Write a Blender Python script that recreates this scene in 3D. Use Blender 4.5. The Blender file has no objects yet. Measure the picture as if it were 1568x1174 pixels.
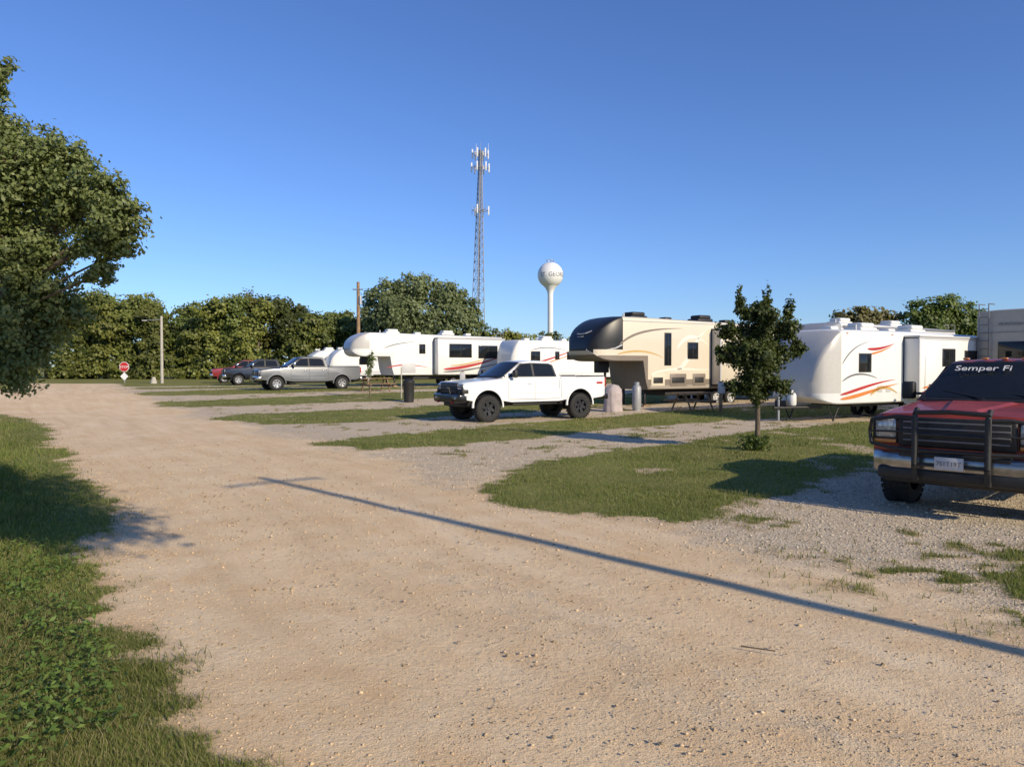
import bpy, bmesh, math, random
import numpy as np
from mathutils import Vector, Matrix
random.seed(4); rng=np.random.default_rng(7)
scene=bpy.context.scene
scene.view_settings.view_transform='Standard'; scene.view_settings.look='None'; scene.view_settings.exposure=0
R=math.radians
# ------------------------------------------------------------------ helpers
def link(o): scene.collection.objects.link(o); return o
def empty(name,loc,rot=0):
    e=bpy.data.objects.new(name,None); e.empty_display_size=.3
    e.location=loc; e.rotation_euler=(0,0,rot); return link(e)
def mk(name,verts,faces,mat=None,parent=None,smooth=False,angle=35,mats=None,midx=None):
    me=bpy.data.meshes.new(name); me.from_pydata([tuple(v) for v in verts],[],faces)
    bm=bmesh.new(); bm.from_mesh(me); bmesh.ops.recalc_face_normals(bm,faces=bm.faces); bm.to_mesh(me); bm.free()
    for m in (mats or [mat]): me.materials.append(m)
    if midx is not None: me.polygons.foreach_set('material_index',midx)
    if smooth:
        me.polygons.foreach_set('use_smooth',[True]*len(me.polygons)); me.set_sharp_from_angle(angle=R(angle))
    me.update(); o=bpy.data.objects.new(name,me); link(o)
    if parent: o.parent=parent
    return o
def box(name,lo,hi,mat,parent=None,bev=0.0,seg=2):
    bm=bmesh.new(); bmesh.ops.create_cube(bm,size=1)
    s=[hi[i]-lo[i] for i in range(3)]; c=[(hi[i]+lo[i])/2 for i in range(3)]
    for v in bm.verts: v.co=Vector([v.co[i]*s[i]+c[i] for i in range(3)])
    if bev>0: bmesh.ops.bevel(bm,geom=bm.edges[:],offset=min(bev,min(s)*.45),segments=seg,affect='EDGES',profile=.5)
    me=bpy.data.meshes.new(name); bm.to_mesh(me); bm.free(); me.materials.append(mat)
    if bev>0:
        me.polygons.foreach_set('use_smooth',[True]*len(me.polygons)); me.set_sharp_from_angle(angle=R(50))
    o=bpy.data.objects.new(name,me); link(o)
    if parent: o.parent=parent
    return o
def tubes(name,segs,mat,parent=None,n=8,smooth=True):
    V=[];F=[]
    for p0,p1,r0,r1 in segs:
        p0=Vector(p0);p1=Vector(p1); d=(p1-p0)
        if d.length<1e-6: continue
        d.normalize(); a=d.orthogonal().normalized(); b=d.cross(a); k=len(V)
        for p,r in((p0,r0),(p1,r1)):
            for i in range(n):
                t=2*math.pi*i/n; V.append(p+(a*math.cos(t)+b*math.sin(t))*r)
        for i in range(n):
            j=(i+1)%n; F.append((k+i,k+j,k+n+j,k+n+i))
        F.append(tuple(k+i for i in range(n))[::-1]); F.append(tuple(k+n+i for i in range(n)))
    return mk(name,V,F,mat,parent,smooth,60)
def path(pts,r): return [(pts[i],pts[i+1],r,r) for i in range(len(pts)-1)]
def lathe(name,prof,mat,parent=None,axis='Z',center=(0,0,0),n=32,smooth=True,angle=40,mats=None,mf=None):
    V=[];F=[];mi=[]
    for r,h in prof:
        for i in range(n):
            t=2*math.pi*i/n; a,b=r*math.cos(t),r*math.sin(t)
            v=(a,b,h) if axis=='Z' else (a,h,b)
            V.append((v[0]+center[0],v[1]+center[1],v[2]+center[2]))
    for k in range(len(prof)-1):
        for i in range(n):
            j=(i+1)%n; F.append((k*n+i,k*n+j,(k+1)*n+j,(k+1)*n+i))
            if mf: mi.append(mf(k))
    return mk(name,V,F,mat,parent,smooth,angle,mats,mi if mf else None)
def meshnp(name,V,Q,mat,col=None,parent=None,smooth=False,col2=None):
    me=bpy.data.meshes.new(name); V=np.ascontiguousarray(V,dtype=np.float32); Q=np.ascontiguousarray(Q,dtype=np.int32)
    me.vertices.add(len(V)); me.vertices.foreach_set('co',V.ravel())
    n=Q.shape[1]; me.loops.add(Q.size); me.loops.foreach_set('vertex_index',Q.ravel())
    me.polygons.add(len(Q)); me.polygons.foreach_set('loop_start',np.arange(0,Q.size,n,dtype=np.int32))
    if smooth: me.polygons.foreach_set('use_smooth',np.ones(len(Q),dtype=bool))
    me.update(calc_edges=True)
    for nm,cl in(('col',col),('rd',col2)):
        if cl is not None:
            a=me.color_attributes.new(nm,'FLOAT_COLOR','POINT')
            c=np.ones((len(V),4),dtype=np.float32); c[:,:3]=cl; a.data.foreach_set('color',c.ravel())
    me.materials.append(mat); o=bpy.data.objects.new(name,me); link(o)
    if parent: o.parent=parent
    return o
def vnoise(x,y,s,seed=0):
    x=np.asarray(x)*s+seed*17.3; y=np.asarray(y)*s-seed*9.1
    xi=np.floor(x).astype(np.int64); yi=np.floor(y).astype(np.int64); fx=x-xi; fy=y-yi
    fx=fx*fx*(3-2*fx); fy=fy*fy*(3-2*fy)
    def h(a,b):
        n=(a*374761393+b*668265263+seed*1442695)&0x7fffffff; n=((n^(n>>13))*1274126177)&0x7fffffff
        return ((n^(n>>16))&0xffff)/65535.0
    return (h(xi,yi)*(1-fx)+h(xi+1,yi)*fx)*(1-fy)+(h(xi,yi+1)*(1-fx)+h(xi+1,yi+1)*fx)*fy
def sst(a,b,x): t=np.clip((x-a)/(b-a),0,1); return t*t*(3-2*t)
def zf(x,y):
    return .55*sst(28,46,np.asarray(y,dtype=float))+.03*(vnoise(x,y,.35,3)-.5)+.012*(vnoise(x,y,1.4,4)-.5)
def zs(x,y): return float(zf(np.array([x]),np.array([y]))[0])
# ------------------------------------------------------------------ materials
def nt(name):
    m=bpy.data.materials.new(name); m.use_nodes=True; t=m.node_tree; return m,t,t.nodes,t.links,t.nodes['Principled BSDF']
def mat(name,col,rough=.5,metal=0,coat=0,var=.08,scale=6,bump=0,bscale=30,spec=.5):
    m,t,N,L,P=nt(name)
    P.inputs['Roughness'].default_value=rough; P.inputs['Metallic'].default_value=metal
    P.inputs['Coat Weight'].default_value=coat; P.inputs['Coat Roughness'].default_value=.06
    P.inputs['Specular IOR Level'].default_value=spec
    tc=N.new('ShaderNodeTexCoord'); n=N.new('ShaderNodeTexNoise'); n.inputs['Scale'].default_value=scale; n.inputs['Detail'].default_value=6
    L.new(tc.outputs['Object'],n.inputs['Vector'])
    r=N.new('ShaderNodeMapRange'); r.inputs[1].default_value=.3; r.inputs[2].default_value=.7; r.inputs[3].default_value=1-var; r.inputs[4].default_value=1+var
    L.new(n.outputs['Fac'],r.inputs[0])
    mx=N.new('ShaderNodeVectorMath'); mx.operation='SCALE'; mx.inputs[0].default_value=col; L.new(r.outputs[0],mx.inputs['Scale']); L.new(mx.outputs[0],P.inputs['Base Color'])
    if bump:
        n2=N.new('ShaderNodeTexNoise'); n2.inputs['Scale'].default_value=bscale; n2.inputs['Detail'].default_value=5; L.new(tc.outputs['Object'],n2.inputs['Vector'])
        b=N.new('ShaderNodeBump'); b.inputs['Strength'].default_value=bump; b.inputs['Distance'].default_value=.02; L.new(n2.outputs['Fac'],b.inputs['Height']); L.new(b.outputs[0],P.inputs['Normal'])
    return m
def leafmat(name,trans=.3,rough=.5):
    m,t,N,L,P=nt(name); a=N.new('ShaderNodeAttribute'); a.attribute_name='col'
    L.new(a.outputs['Color'],P.inputs['Base Color']); P.inputs['Roughness'].default_value=rough; P.inputs['Specular IOR Level'].default_value=.35
    tr=N.new('ShaderNodeBsdfTranslucent'); g=N.new('ShaderNodeVectorMath'); g.operation='MULTIPLY'; g.inputs[1].default_value=(1.4,1.5,.5)
    L.new(a.outputs['Color'],g.inputs[0]); L.new(g.outputs[0],tr.inputs['Color'])
    mx=N.new('ShaderNodeMixShader'); mx.inputs[0].default_value=trans
    L.new(P.outputs[0],mx.inputs[1]); L.new(tr.outputs[0],mx.inputs[2]); L.new(mx.outputs[0],N['Material Output'].inputs[0]); return m
LEAF=leafmat('leaf'); GRASSM=leafmat('grass_blade',.4,.6)
mst,_,N_,L_,P_=nt('gravel_stone'); a_=N_.new('ShaderNodeAttribute'); a_.attribute_name='col'; L_.new(a_.outputs['Color'],P_.inputs['Base Color']); P_.inputs['Roughness'].default_value=.9; STONE=mst
BARK=mat('bark',(.13,.10,.07),.95,var=.35,scale=12,bump=.8,bscale=40)
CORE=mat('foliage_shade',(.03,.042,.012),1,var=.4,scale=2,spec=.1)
WHITE=mat('white_gelcoat',(.78,.77,.72),.32,coat=.3,var=.03,scale=1.2)
WHITE2=mat('white_panel',(.66,.66,.63),.4,var=.05,scale=1)
BEIGE=mat('beige_gelcoat',(.68,.60,.46),.35,coat=.3,var=.03,scale=1)
TAUPE=mat('taupe_band',(.22,.18,.14),.4,var=.06)
GREIGE=mat('greige_panel',(.38,.36,.32),.5,var=.05)
GREY=mat('grey_panel',(.30,.31,.32),.45,var=.06)
LGREY=mat('light_grey',(.5,.5,.5),.5,var=.06)
CAPG=mat('shaded_cap_gelcoat',(.50,.48,.44),.35,coat=.2,var=.03)  # shade on the white trailers' noses put into the colour, greyer than their sides
BLACK=mat('black_plastic',(.018,.018,.018),.55,var=.3,scale=20)
GLOSSB=mat('black_gloss',(.012,.012,.013),.22,coat=.2,var=.2)
DWHEEL=mat('dark_alloy',(.045,.045,.048),.35,.5,var=.2)
CAPB=mat('cap_black',(.014,.014,.015),.38,var=.2,spec=.4)
RUBBER=mat('tyre_rubber',(.022,.021,.02),.85,var=.35,scale=25,bump=.3,bscale=60)
GLASS=mat('tinted_glass',(.012,.014,.015),.05,var=.1,spec=.4)
CHROME=mat('chrome',(.62,.62,.62),.16,1,var=.05)
DCHROME=mat('dull_chrome',(.38,.37,.35),.28,1,var=.25,scale=9)
STEEL=mat('galvanised_steel',(.42,.43,.44),.45,.7,var=.15,scale=4)
ALU=mat('alloy_rim',(.45,.45,.46),.3,.9,var=.1)
LAMP=mat('headlamp_lens',(.42,.44,.45),.08,.3,coat=1,var=.3,scale=25)
DLAMP=mat('smoked_lens',(.10,.10,.105),.08,.3,coat=1,var=.4,scale=25)
AMBER=mat('amber_lens',(.6,.2,.02),.15,coat=1)
REDL=mat('red_lens',(.4,.015,.012),.2,coat=1)
PWHITE=mat('white_paint',(.78,.78,.76),.28,coat=.8,var=.02,scale=2)
PSILV=mat('silver_paint',(.125,.13,.135),.38,.3,coat=.6,var=.06)
PRED=mat('dark_red_paint',(.30,.042,.022),.45,.1,coat=.25,var=.3,scale=2.5)
PBLK=mat('black_paint',(.015,.016,.02),.2,.2,coat=.8)
PRED2=mat('red_paint',(.25,.02,.02),.3,.2,coat=.8)
WOOD=mat('pole_wood',(.28,.18,.10),.9,var=.3,scale=5,bump=.5)
PALEW=mat('pale_pole',(.42,.39,.33),.8,var=.15,scale=5)
ORANGE=mat('decal_orange',(.62,.20,.04),.4); DRED=mat('decal_red',(.42,.03,.03),.4); DGREY=mat('decal_grey',(.16,.16,.17),.4)
CREAM=mat('decal_cream',(.80,.75,.63),.4); GOLD=mat('decal_gold',(.55,.36,.12),.4)
TWHITE=mat('tower_white',(.74,.74,.73),.5,var=.05,scale=.4)
# ------------------------------------------------------------------ camera, sun, sky
cam=bpy.data.cameras.new('camera'); co=bpy.data.objects.new('camera',cam); link(co); scene.camera=co
co.location=(0,0,1.9); co.rotation_euler=(R(90-1.25),0,0); cam.lens=26.4; cam.sensor_width=36; cam.clip_end=6000; cam.clip_start=.05
EL=26; sd=Vector((.70*math.cos(R(EL)),-.714*math.cos(R(EL)),math.sin(R(EL))))
sl=bpy.data.lights.new('sun','SUN'); sl.energy=5; sl.angle=R(.5); sl.color=(1,.86,.64)
so=bpy.data.objects.new('sun',sl); link(so); so.rotation_euler=(-sd).to_track_quat('-Z','Y').to_euler(); so.location=(30,-30,30)
w=bpy.data.worlds.new('World'); scene.world=w; w.use_nodes=True; wn=w.node_tree
sky=wn.nodes.new('ShaderNodeTexSky'); sky.sky_type='NISHITA'; sky.sun_disc=False; sky.sun_elevation=R(EL); sky.sun_rotation=R(135.6)
sky.air_density=1.0; sky.dust_density=.2; sky.ozone_density=2.5
tint=wn.nodes.new('ShaderNodeVectorMath'); tint.operation='MULTIPLY'; tint.inputs[1].default_value=(.66,.87,1.32); wn.links.new(sky.outputs[0],tint.inputs[0])
bg=wn.nodes['Background']; bg.inputs['Strength'].default_value=.115; wn.links.new(tint.outputs[0],bg.inputs['Color'])
# ------------------------------------------------------------------ ground layout (metres)
def sdpoly(px,py,poly):
    poly=np.array(poly,float); d=np.full(px.shape,1e9); ins=np.zeros(px.shape,bool); n=len(poly)
    for i in range(n):
        a=poly[i]; b=poly[(i+1)%n]; e=b-a
        wx=px-a[0]; wy=py-a[1]; t=np.clip((wx*e[0]+wy*e[1])/(e@e+1e-12),0,1)
        d=np.minimum(d,(wx-e[0]*t)**2+(wy-e[1]*t)**2)
        c=((a[1]>py)!=(b[1]>py)); xx=a[0]+(py-a[1])*(e[0]/(e[1] if abs(e[1])>1e-9 else 1e-9)); ins^=(c&(px<xx))
    d=np.sqrt(d); return np.where(ins,d,-d)
def sdline(px,py,pl):
    pl=np.array(pl,float); best=np.full(px.shape,1e9); off=np.zeros(px.shape); al=np.zeros(px.shape); acc=0
    for i in range(len(pl)-1):
        a=pl[i]; e=pl[i+1]-a; wx=px-a[0]; wy=py-a[1]; t=np.clip((wx*e[0]+wy*e[1])/(e@e),0,1)
        dx=wx-e[0]*t; dy=wy-e[1]*t; d=np.hypot(dx,dy); s=np.sign(wy*e[0]-wx*e[1])
        m=d<best; best=np.where(m,d,best); off=np.where(m,d*-s,off); ln=math.hypot(*e); al=np.where(m,acc+t*ln,al); acc+=ln
    return off,al
LEFT=[(-.9,.5),(-1.35,3.4),(-2.1,4.5),(-3.0,5.9),(-4.1,7.6),(-5.6,10.5),(-8.1,13.8),(-11.3,18.5),(-15.4,24.8),(-20,30),(-27,33),(-60,36),(-60,-30),(-.6,-30)]
LEFT2=[(-29,42),(-33,50),(-37,56),(-80,56),(-80,42)]
ISL=[[(-.55,11.6),(-.3,10.6),(.39,9.8),(1.26,9.3),(2.2,9.4),(3.4,10.5),(4.6,11.6),(7,14.6),(13,20.6),(22,28),(22,33),(13.5,27),(7.5,22.6),(3.5,18.2),(1.2,15.8),(.0,14.0)],
 [(-4.9,18.2),(-3.3,17.1),(-1.6,17.9),(.3,19.6),(3.6,23.2),(7.7,26.5),(16,31),(16,36),(9,33),(4,29.2),(0,25.2),(-2.7,21.6),(-4.4,20.4)],
 [(-11,27.2),(-8.3,24.8),(-5.9,25.4),(-3.5,27.6),(-1.5,29.5),(8,36),(8,42),(-1,36.5),(-4.3,33.6),(-8.5,31.3),(-11.2,30)],
 [(-15.9,33.6),(-12,33.6),(-7,36),(4,43),(4,48),(-8,41),(-14,37.5),(-17,36)],
 [(-19.8,39.5),(-16,39.5),(-10,43),(0,49),(0,54),(-10,49),(-17,45),(-21,42)],
 [(-23.5,46),(-20,46),(-14,50),(-4,56),(-4,58),(-14,55),(-20,51.5),(-24.5,49)]]
FAR=[(-32,61),(-27,52),(-22,53.5),(-14,57),(-4,60),(12,62),(30,64),(30,34),(60,20),(400,20),(1400,-50),(1400,1500),(-1400,1500),(-1400,61)]
RP=[(2.6,8.0),(5.6,8.3),(7.6,8.6),(10,8.8),(10,4.0),(6,3.6),(4.2,4.4),(3.3,5.4),(2.3,6.6)]
CL=[(6,-6),(2.6,2),(.7,5),(-1.1,7.4),(-3.6,11.9),(-6.2,15.3),(-9.6,20),(-13.7,26.3),(-19.2,33.5),(-26,44),(-34,58.5)]
def masks(x,y):
    g=np.full(x.shape,-9.)
    for p in [LEFT,LEFT2,FAR]+ISL: g=np.maximum(g,sdpoly(x,y,p))
    g=g+(vnoise(x,y,1.1,5)-.5)*.5+(vnoise(x,y,4.2,6)-.5)*.4
    gm=sst(-.25,.42,g)
    rp=sst(-.5,1.2,sdpoly(x,y,RP)); pat=sst(.44,.72,vnoise(x,y,1.3,8)*.4+vnoise(x,y,6,9)*.6)
    gm=np.maximum(gm,rp*pat*.8)
    off,al=sdline(x,y,CL)
    padz=sst(3.0,4.6,off)*(y>6); gm=np.maximum(gm,padz*.6*sst(.60,.78,vnoise(x,y,1.2,11)*.5+vnoise(x,y,4.5,12)*.5))
    worn=(g>.5)*(off>0)*sst(.66,.82,vnoise(x,y,.55,15)*.6+vnoise(x,y,2.2,16)*.4)*(y<60); gm=gm*(1-.6*worn)
    grey=np.clip(sst(1.7,4.2,off+ (vnoise(x,y,.7,13)-.5)*1.8)+.4*np.exp(-((off-.1)/.45)**2)*sst(2,9,14-y),0,1)
    verge=np.exp(-((off+2.5)/.5)**2)
    trk=np.exp(-((off-1.0)/.38)**2)+np.exp(-((off+.85)/.38)**2)
    return gm,grey,trk,verge,off,al
def axis(segs):
    out=[]
    for a,b,s in segs: out+=list(np.arange(a,b,s))
    return np.array(out+[segs[-1][1]])
gx=axis([(-1500,-300,150),(-300,-80,20),(-80,-40,2),(-40,-14,.3),(-14,14,.09),(14,40,.3),(40,80,2),(80,300,20),(300,1500,150)])
gy=axis([(-200,-20,30),(-20,1.5,1),(1.5,24,.09),(24,64,.22),(64,110,2),(110,300,15),(300,2400,150)])
X,Y=np.meshgrid(gx,gy); x=X.ravel();y=Y.ravel()
gm,grey,trk,verge,off,al=masks(x,y)
z=zf(x,y)+gm*.012-trk*.018*(y<60)
nx,ny=len(gx),len(gy); idx=np.arange(nx*ny).reshape(ny,nx)
Q=np.stack([idx[:-1,:-1],idx[:-1,1:],idx[1:,1:],idx[1:,:-1]],-1).reshape(-1,4)
GM,t,N,L,P=nt('ground_surface')
g=meshnp('ground',np.stack([x,y,z],1),Q,GM,np.stack([gm,grey,trk*.5],1),smooth=True,col2=np.stack([off*2.6,al*.22,off*0],1))
geo=N.new('ShaderNodeNewGeometry'); at=N.new('ShaderNodeAttribute'); at.attribute_name='col'; sep=N.new('ShaderNodeSeparateColor'); L.new(at.outputs['Color'],sep.inputs[0])
rda=N.new('ShaderNodeAttribute'); rda.attribute_name='rd'
def noise(s,d=6,r=.6,vec=None):
    n=N.new('ShaderNodeTexNoise'); n.inputs['Scale'].default_value=s; n.inputs['Detail'].default_value=d; n.inputs['Roughness'].default_value=r
    L.new(vec or geo.outputs['Position'],n.inputs['Vector']); return n.outputs['Fac']
def mrange(v,a,b,c,d):
    r=N.new('ShaderNodeMapRange'); L.new(v,r.inputs[0])
    for i,k in enumerate((a,b,c,d)): r.inputs[i+1].default_value=k
    return r.outputs[0]
def math_(op,a,b):
    m=N.new('ShaderNodeMath'); m.operation=op
    for i,v in enumerate((a,b)):
        if isinstance(v,(int,float)): m.inputs[i].default_value=v
        else: L.new(v,m.inputs[i])
    return m.outputs[0]
def mixc(f,a,b,mode='MIX'):
    m=N.new('ShaderNodeMix'); m.data_type='RGBA'; m.blend_type=mode
    if isinstance(f,(int,float)): m.inputs[0].default_value=f
    else: L.new(f,m.inputs[0])
    for i,v in ((6,a),(7,b)):
        if isinstance(v,tuple): m.inputs[i].default_value=(*v,1)
        else: L.new(v,m.inputs[i])
    return m.outputs[2]
streak=noise(1.0,5,.6,rda.outputs['Vector'])
sand=mixc(mrange(noise(.5,5),.35,.65,0,1),(.80,.575,.33),(.88,.69,.45))
sand=mixc(mrange(noise(1.9,6),.45,.72,0,.85),sand,(.74,.49,.255))
sand=mixc(math_('MULTIPLY',sep.outputs[2],.7),sand,(.92,.71,.45))
sand=mixc(mrange(streak,.5,.72,0,.6),sand,(.64,.45,.255)); sand=mixc(mrange(streak,.3,.46,.5,0),sand,(.94,.76,.52))
vor=N.new('ShaderNodeTexVoronoi'); vor.inputs['Scale'].default_value=34; L.new(geo.outputs['Position'],vor.inputs['Vector'])
vsep=N.new('ShaderNodeSeparateColor'); L.new(vor.outputs['Color'],vsep.inputs[0])
stone=mixc(vsep.outputs[0],(.56,.46,.33),(.93,.81,.62))
gap=mrange(vor.outputs['Distance'],.25,.65,1,.55)
gc=N.new('ShaderNodeVectorMath'); gc.operation='SCALE'; L.new(stone,gc.inputs[0]); L.new(gap,gc.inputs['Scale']); stone=gc.outputs[0]
gf=math_('ADD',sep.outputs[1],mrange(noise(3.2,5),.35,.7,-.35,.35)); gf=mrange(gf,.25,.85,.05,.85)
fine=noise(130,3,.7)
gravel=mixc(gf,sand,stone)
gravel=mixc(mrange(fine,.46,.75,0,.65),gravel,(.46,.33,.20)); gravel=mixc(mrange(noise(60,4,.7),.54,.72,0,.6),gravel,(.95,.81,.59))
gravel=mixc(mrange(noise(24,5,.75),.56,.74,0,.45),gravel,(.48,.345,.205))
soil=mixc(mrange(noise(.8,6),.35,.65,0,1),(.15,.17,.045),(.26,.245,.085)); soil=mixc(mrange(noise(14,4),.5,.75,0,.5),soil,(.10,.12,.035))
far=mrange(noise(.06,4),.4,.6,0,.4); soil=mixc(far,soil,(.27,.25,.08))
em=math_('ADD',sep.outputs[0],mrange(noise(9,5,.7),.3,.7,-.35,.35)); em=mrange(em,.4,.62,0,1)
edge=mrange(math_('ABSOLUTE',math_('SUBTRACT',sep.outputs[0],.42),0),0,.4,.55,0)
gravel=mixc(edge,gravel,(.48,.33,.19))
colr=mixc(em,gravel,soil); L.new(colr,P.inputs['Base Color']); P.inputs['Roughness'].default_value=.95; P.inputs['Specular IOR Level'].default_value=.12
hgt=math_('ADD',math_('MULTIPLY',noise(22,6,.75),1.1),math_('MULTIPLY',mrange(vor.outputs['Distance'],0,.6,1,0),math_('MULTIPLY',gf,.7)))
hgt=math_('ADD',hgt,math_('MULTIPLY',noise(3,4),1.0)); hgt=math_('ADD',hgt,math_('MULTIPLY',noise(90,2,.7),.55)); hgt=math_('ADD',hgt,math_('MULTIPLY',streak,1.6))
b=N.new('ShaderNodeBump'); b.inputs['Strength'].default_value=.62; b.inputs['Distance'].default_value=.03; L.new(hgt,b.inputs['Height']); L.new(b.outputs[0],P.inputs['Normal'])
# ------------------------------------------------------------------ loose stones
n=150000; d=np.exp(rng.uniform(math.log(2.4),math.log(20),n)); a=rng.uniform(-.75,.75,n); sx=d*a; sy=d
m_,gr_,_,vg_,of_,_=masks(sx,sy); keep=(m_<.5)&(rng.random(n)<.16+.75*gr_+.45*vg_); sx,sy,d,gr_=sx[keep],sy[keep],d[keep],gr_[keep]; n=len(sx)
r=rng.gamma(1.8,.0024,n)+.0025; r=np.clip(r*np.clip(d/6.5,.75,1.8),0,.024)
oct_=np.array([(1,0,0),(0,1,0),(-1,0,0),(0,-1,0),(0,0,.6),(0,0,-.5)]); of=np.array([(0,1,4),(1,2,4),(2,3,4),(3,0,4),(1,0,5),(2,1,5),(3,2,5),(0,3,5)])
th=rng.uniform(0,6.28,n); v=oct_[None]*rng.uniform(.6,1.3,(n,6,1))*r[:,None,None]
c,s=np.cos(th)[:,None],np.sin(th)[:,None]; vx=v[...,0]*c-v[...,1]*s; vy=v[...,0]*s+v[...,1]*c
V=np.stack([vx+sx[:,None],vy+sy[:,None],v[...,2]+zf(sx,sy)[:,None]+r[:,None]*.15],-1).reshape(-1,3)
F=(of[None]+6*np.arange(n)[:,None,None]).reshape(-1,3)
tone=rng.uniform(.5,1.3,n)[:,None]; cc=(np.array([.52,.39,.24])*(1-gr_[:,None])+np.array([.52,.45,.34])*gr_[:,None])*tone
meshnp('gravel_stones',V,F,STONE,np.repeat(cc,6,0))
# ------------------------------------------------------------------ grass
def blades(sx,sy,h,wd,col,name,seg2):
    n=len(sx); th=rng.uniform(0,6.28,n); ln=rng.uniform(.1,.75,n)*h; la=rng.uniform(0,6.28,n)
    z0=zf(sx,sy)-.005; dx,dy=np.cos(th)*wd,np.sin(th)*wd; lx,ly=np.cos(la)*ln,np.sin(la)*ln
    lv=[(0,0,1),(.35,.6,.75),(1,1,.12)] if seg2 else [(0,0,1),(1,1,.15)]
    vs=[];cs=[]
    for q,zz,ww in lv:
        for sgn in(-1,1):
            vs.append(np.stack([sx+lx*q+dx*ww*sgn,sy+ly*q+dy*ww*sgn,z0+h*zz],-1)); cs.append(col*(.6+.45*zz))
    k=len(vs); V=np.stack(vs,1).reshape(-1,3); C=np.stack(cs,1).reshape(-1,3); base=k*np.arange(n)[:,None]
    qs=[base+np.array([[2*i,2*i+1,2*i+3,2*i+2]]) for i in range(len(lv)-1)]
    return meshnp(name,V,np.concatenate(qs),GRASSM,C)
def gcol(n,sx,sy):
    t=rng.random(n)[:,None]; c=np.array([.12,.165,.035])*(1-t)+np.array([.26,.27,.085])*t
    pt=(.65+.7*(vnoise(sx,sy,.45,24)*.6+vnoise(sx,sy,1.8,25)*.4))[:,None]; c=c*pt
    dry=(rng.random(n)<.04+.45*vnoise(sx,sy,.6,21)**2)[:,None]; return np.where(dry,np.array([.38,.33,.17])*rng.uniform(.7,1.1,(n,1)),c)
n=760000; d=np.exp(rng.uniform(math.log(2.4),math.log(60),n)); a=rng.uniform(-.8,.8,n); sx=d*a; sy=d
m_=masks(sx,sy)[0]; keep=rng.random(n)<(.05*(m_>.1)+sst(.25,.75,m_))*np.where(sy>55,.3,1)
sx,sy,d,m_=sx[keep],sy[keep],d[keep],m_[keep]
left=sdpoly(sx,sy,LEFT)
h=rng.uniform(.025,.06,len(sx))*(.7+.7*vnoise(sx,sy,1.3,22)); lt=sst(.3,1.6,left)*(sy<30); h=h*(1+lt*2.3*(.3+1.1*vnoise(sx,sy,1.1,23)))
h=h*np.where(rng.random(len(h))<.03,1.9,1)
wd=.0018*np.clip(d/3,1,9)
near=d<8
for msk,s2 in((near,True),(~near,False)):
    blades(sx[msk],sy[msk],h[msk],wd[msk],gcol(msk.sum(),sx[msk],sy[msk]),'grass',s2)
def leaves(P,Nn,size,col,wid=.32,fold=.12,up=None):
    n=len(P); Nn=Nn/np.linalg.norm(Nn,axis=1,keepdims=True); r_=rng.normal(size=(n,3)); 
    t=r_-(r_*Nn).sum(1,keepdims=True)*Nn; t/=np.linalg.norm(t,axis=1,keepdims=True); b=np.cross(Nn,t); s=size[:,None]
    V=np.stack([P-t*s*.5,P+b*s*wid+Nn*s*fold,P+t*s*.55,P-b*s*wid+Nn*s*fold],1).reshape(-1,3)
    return V,np.arange(4*n).reshape(n,4),np.repeat(col,4,0)
n=2600; d=np.exp(rng.uniform(math.log(2.4),math.log(14),n)); sx=-d*rng.uniform(.2,.8,n); sy=d
ld=sdpoly(sx,sy,LEFT); keep=(ld>.3)&(rng.random(n)<.16+sst(.40,.62,vnoise(sx,sy,.9,31))); sx,sy=sx[keep],sy[keep]
k=8; cx=np.repeat(sx,k)+rng.normal(0,.045,len(sx)*k); cy=np.repeat(sy,k)+rng.normal(0,.045,len(sx)*k); cz=zf(cx,cy)+rng.uniform(.03,.19,len(cx))
nn=np.stack([rng.normal(0,.6,len(cx)),rng.normal(0,.6,len(cx))-.2,np.ones(len(cx))],1)
tt=rng.random(len(cx))[:,None]; col=np.array([.08,.14,.03])*(1-tt)+np.array([.17,.24,.055])*tt
V,Fq,C=leaves(np.stack([cx,cy,cz],1),nn,rng.uniform(.025,.065,len(cx)),col,.2); meshnp('weeds',V,Fq,LEAF,C)
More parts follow.
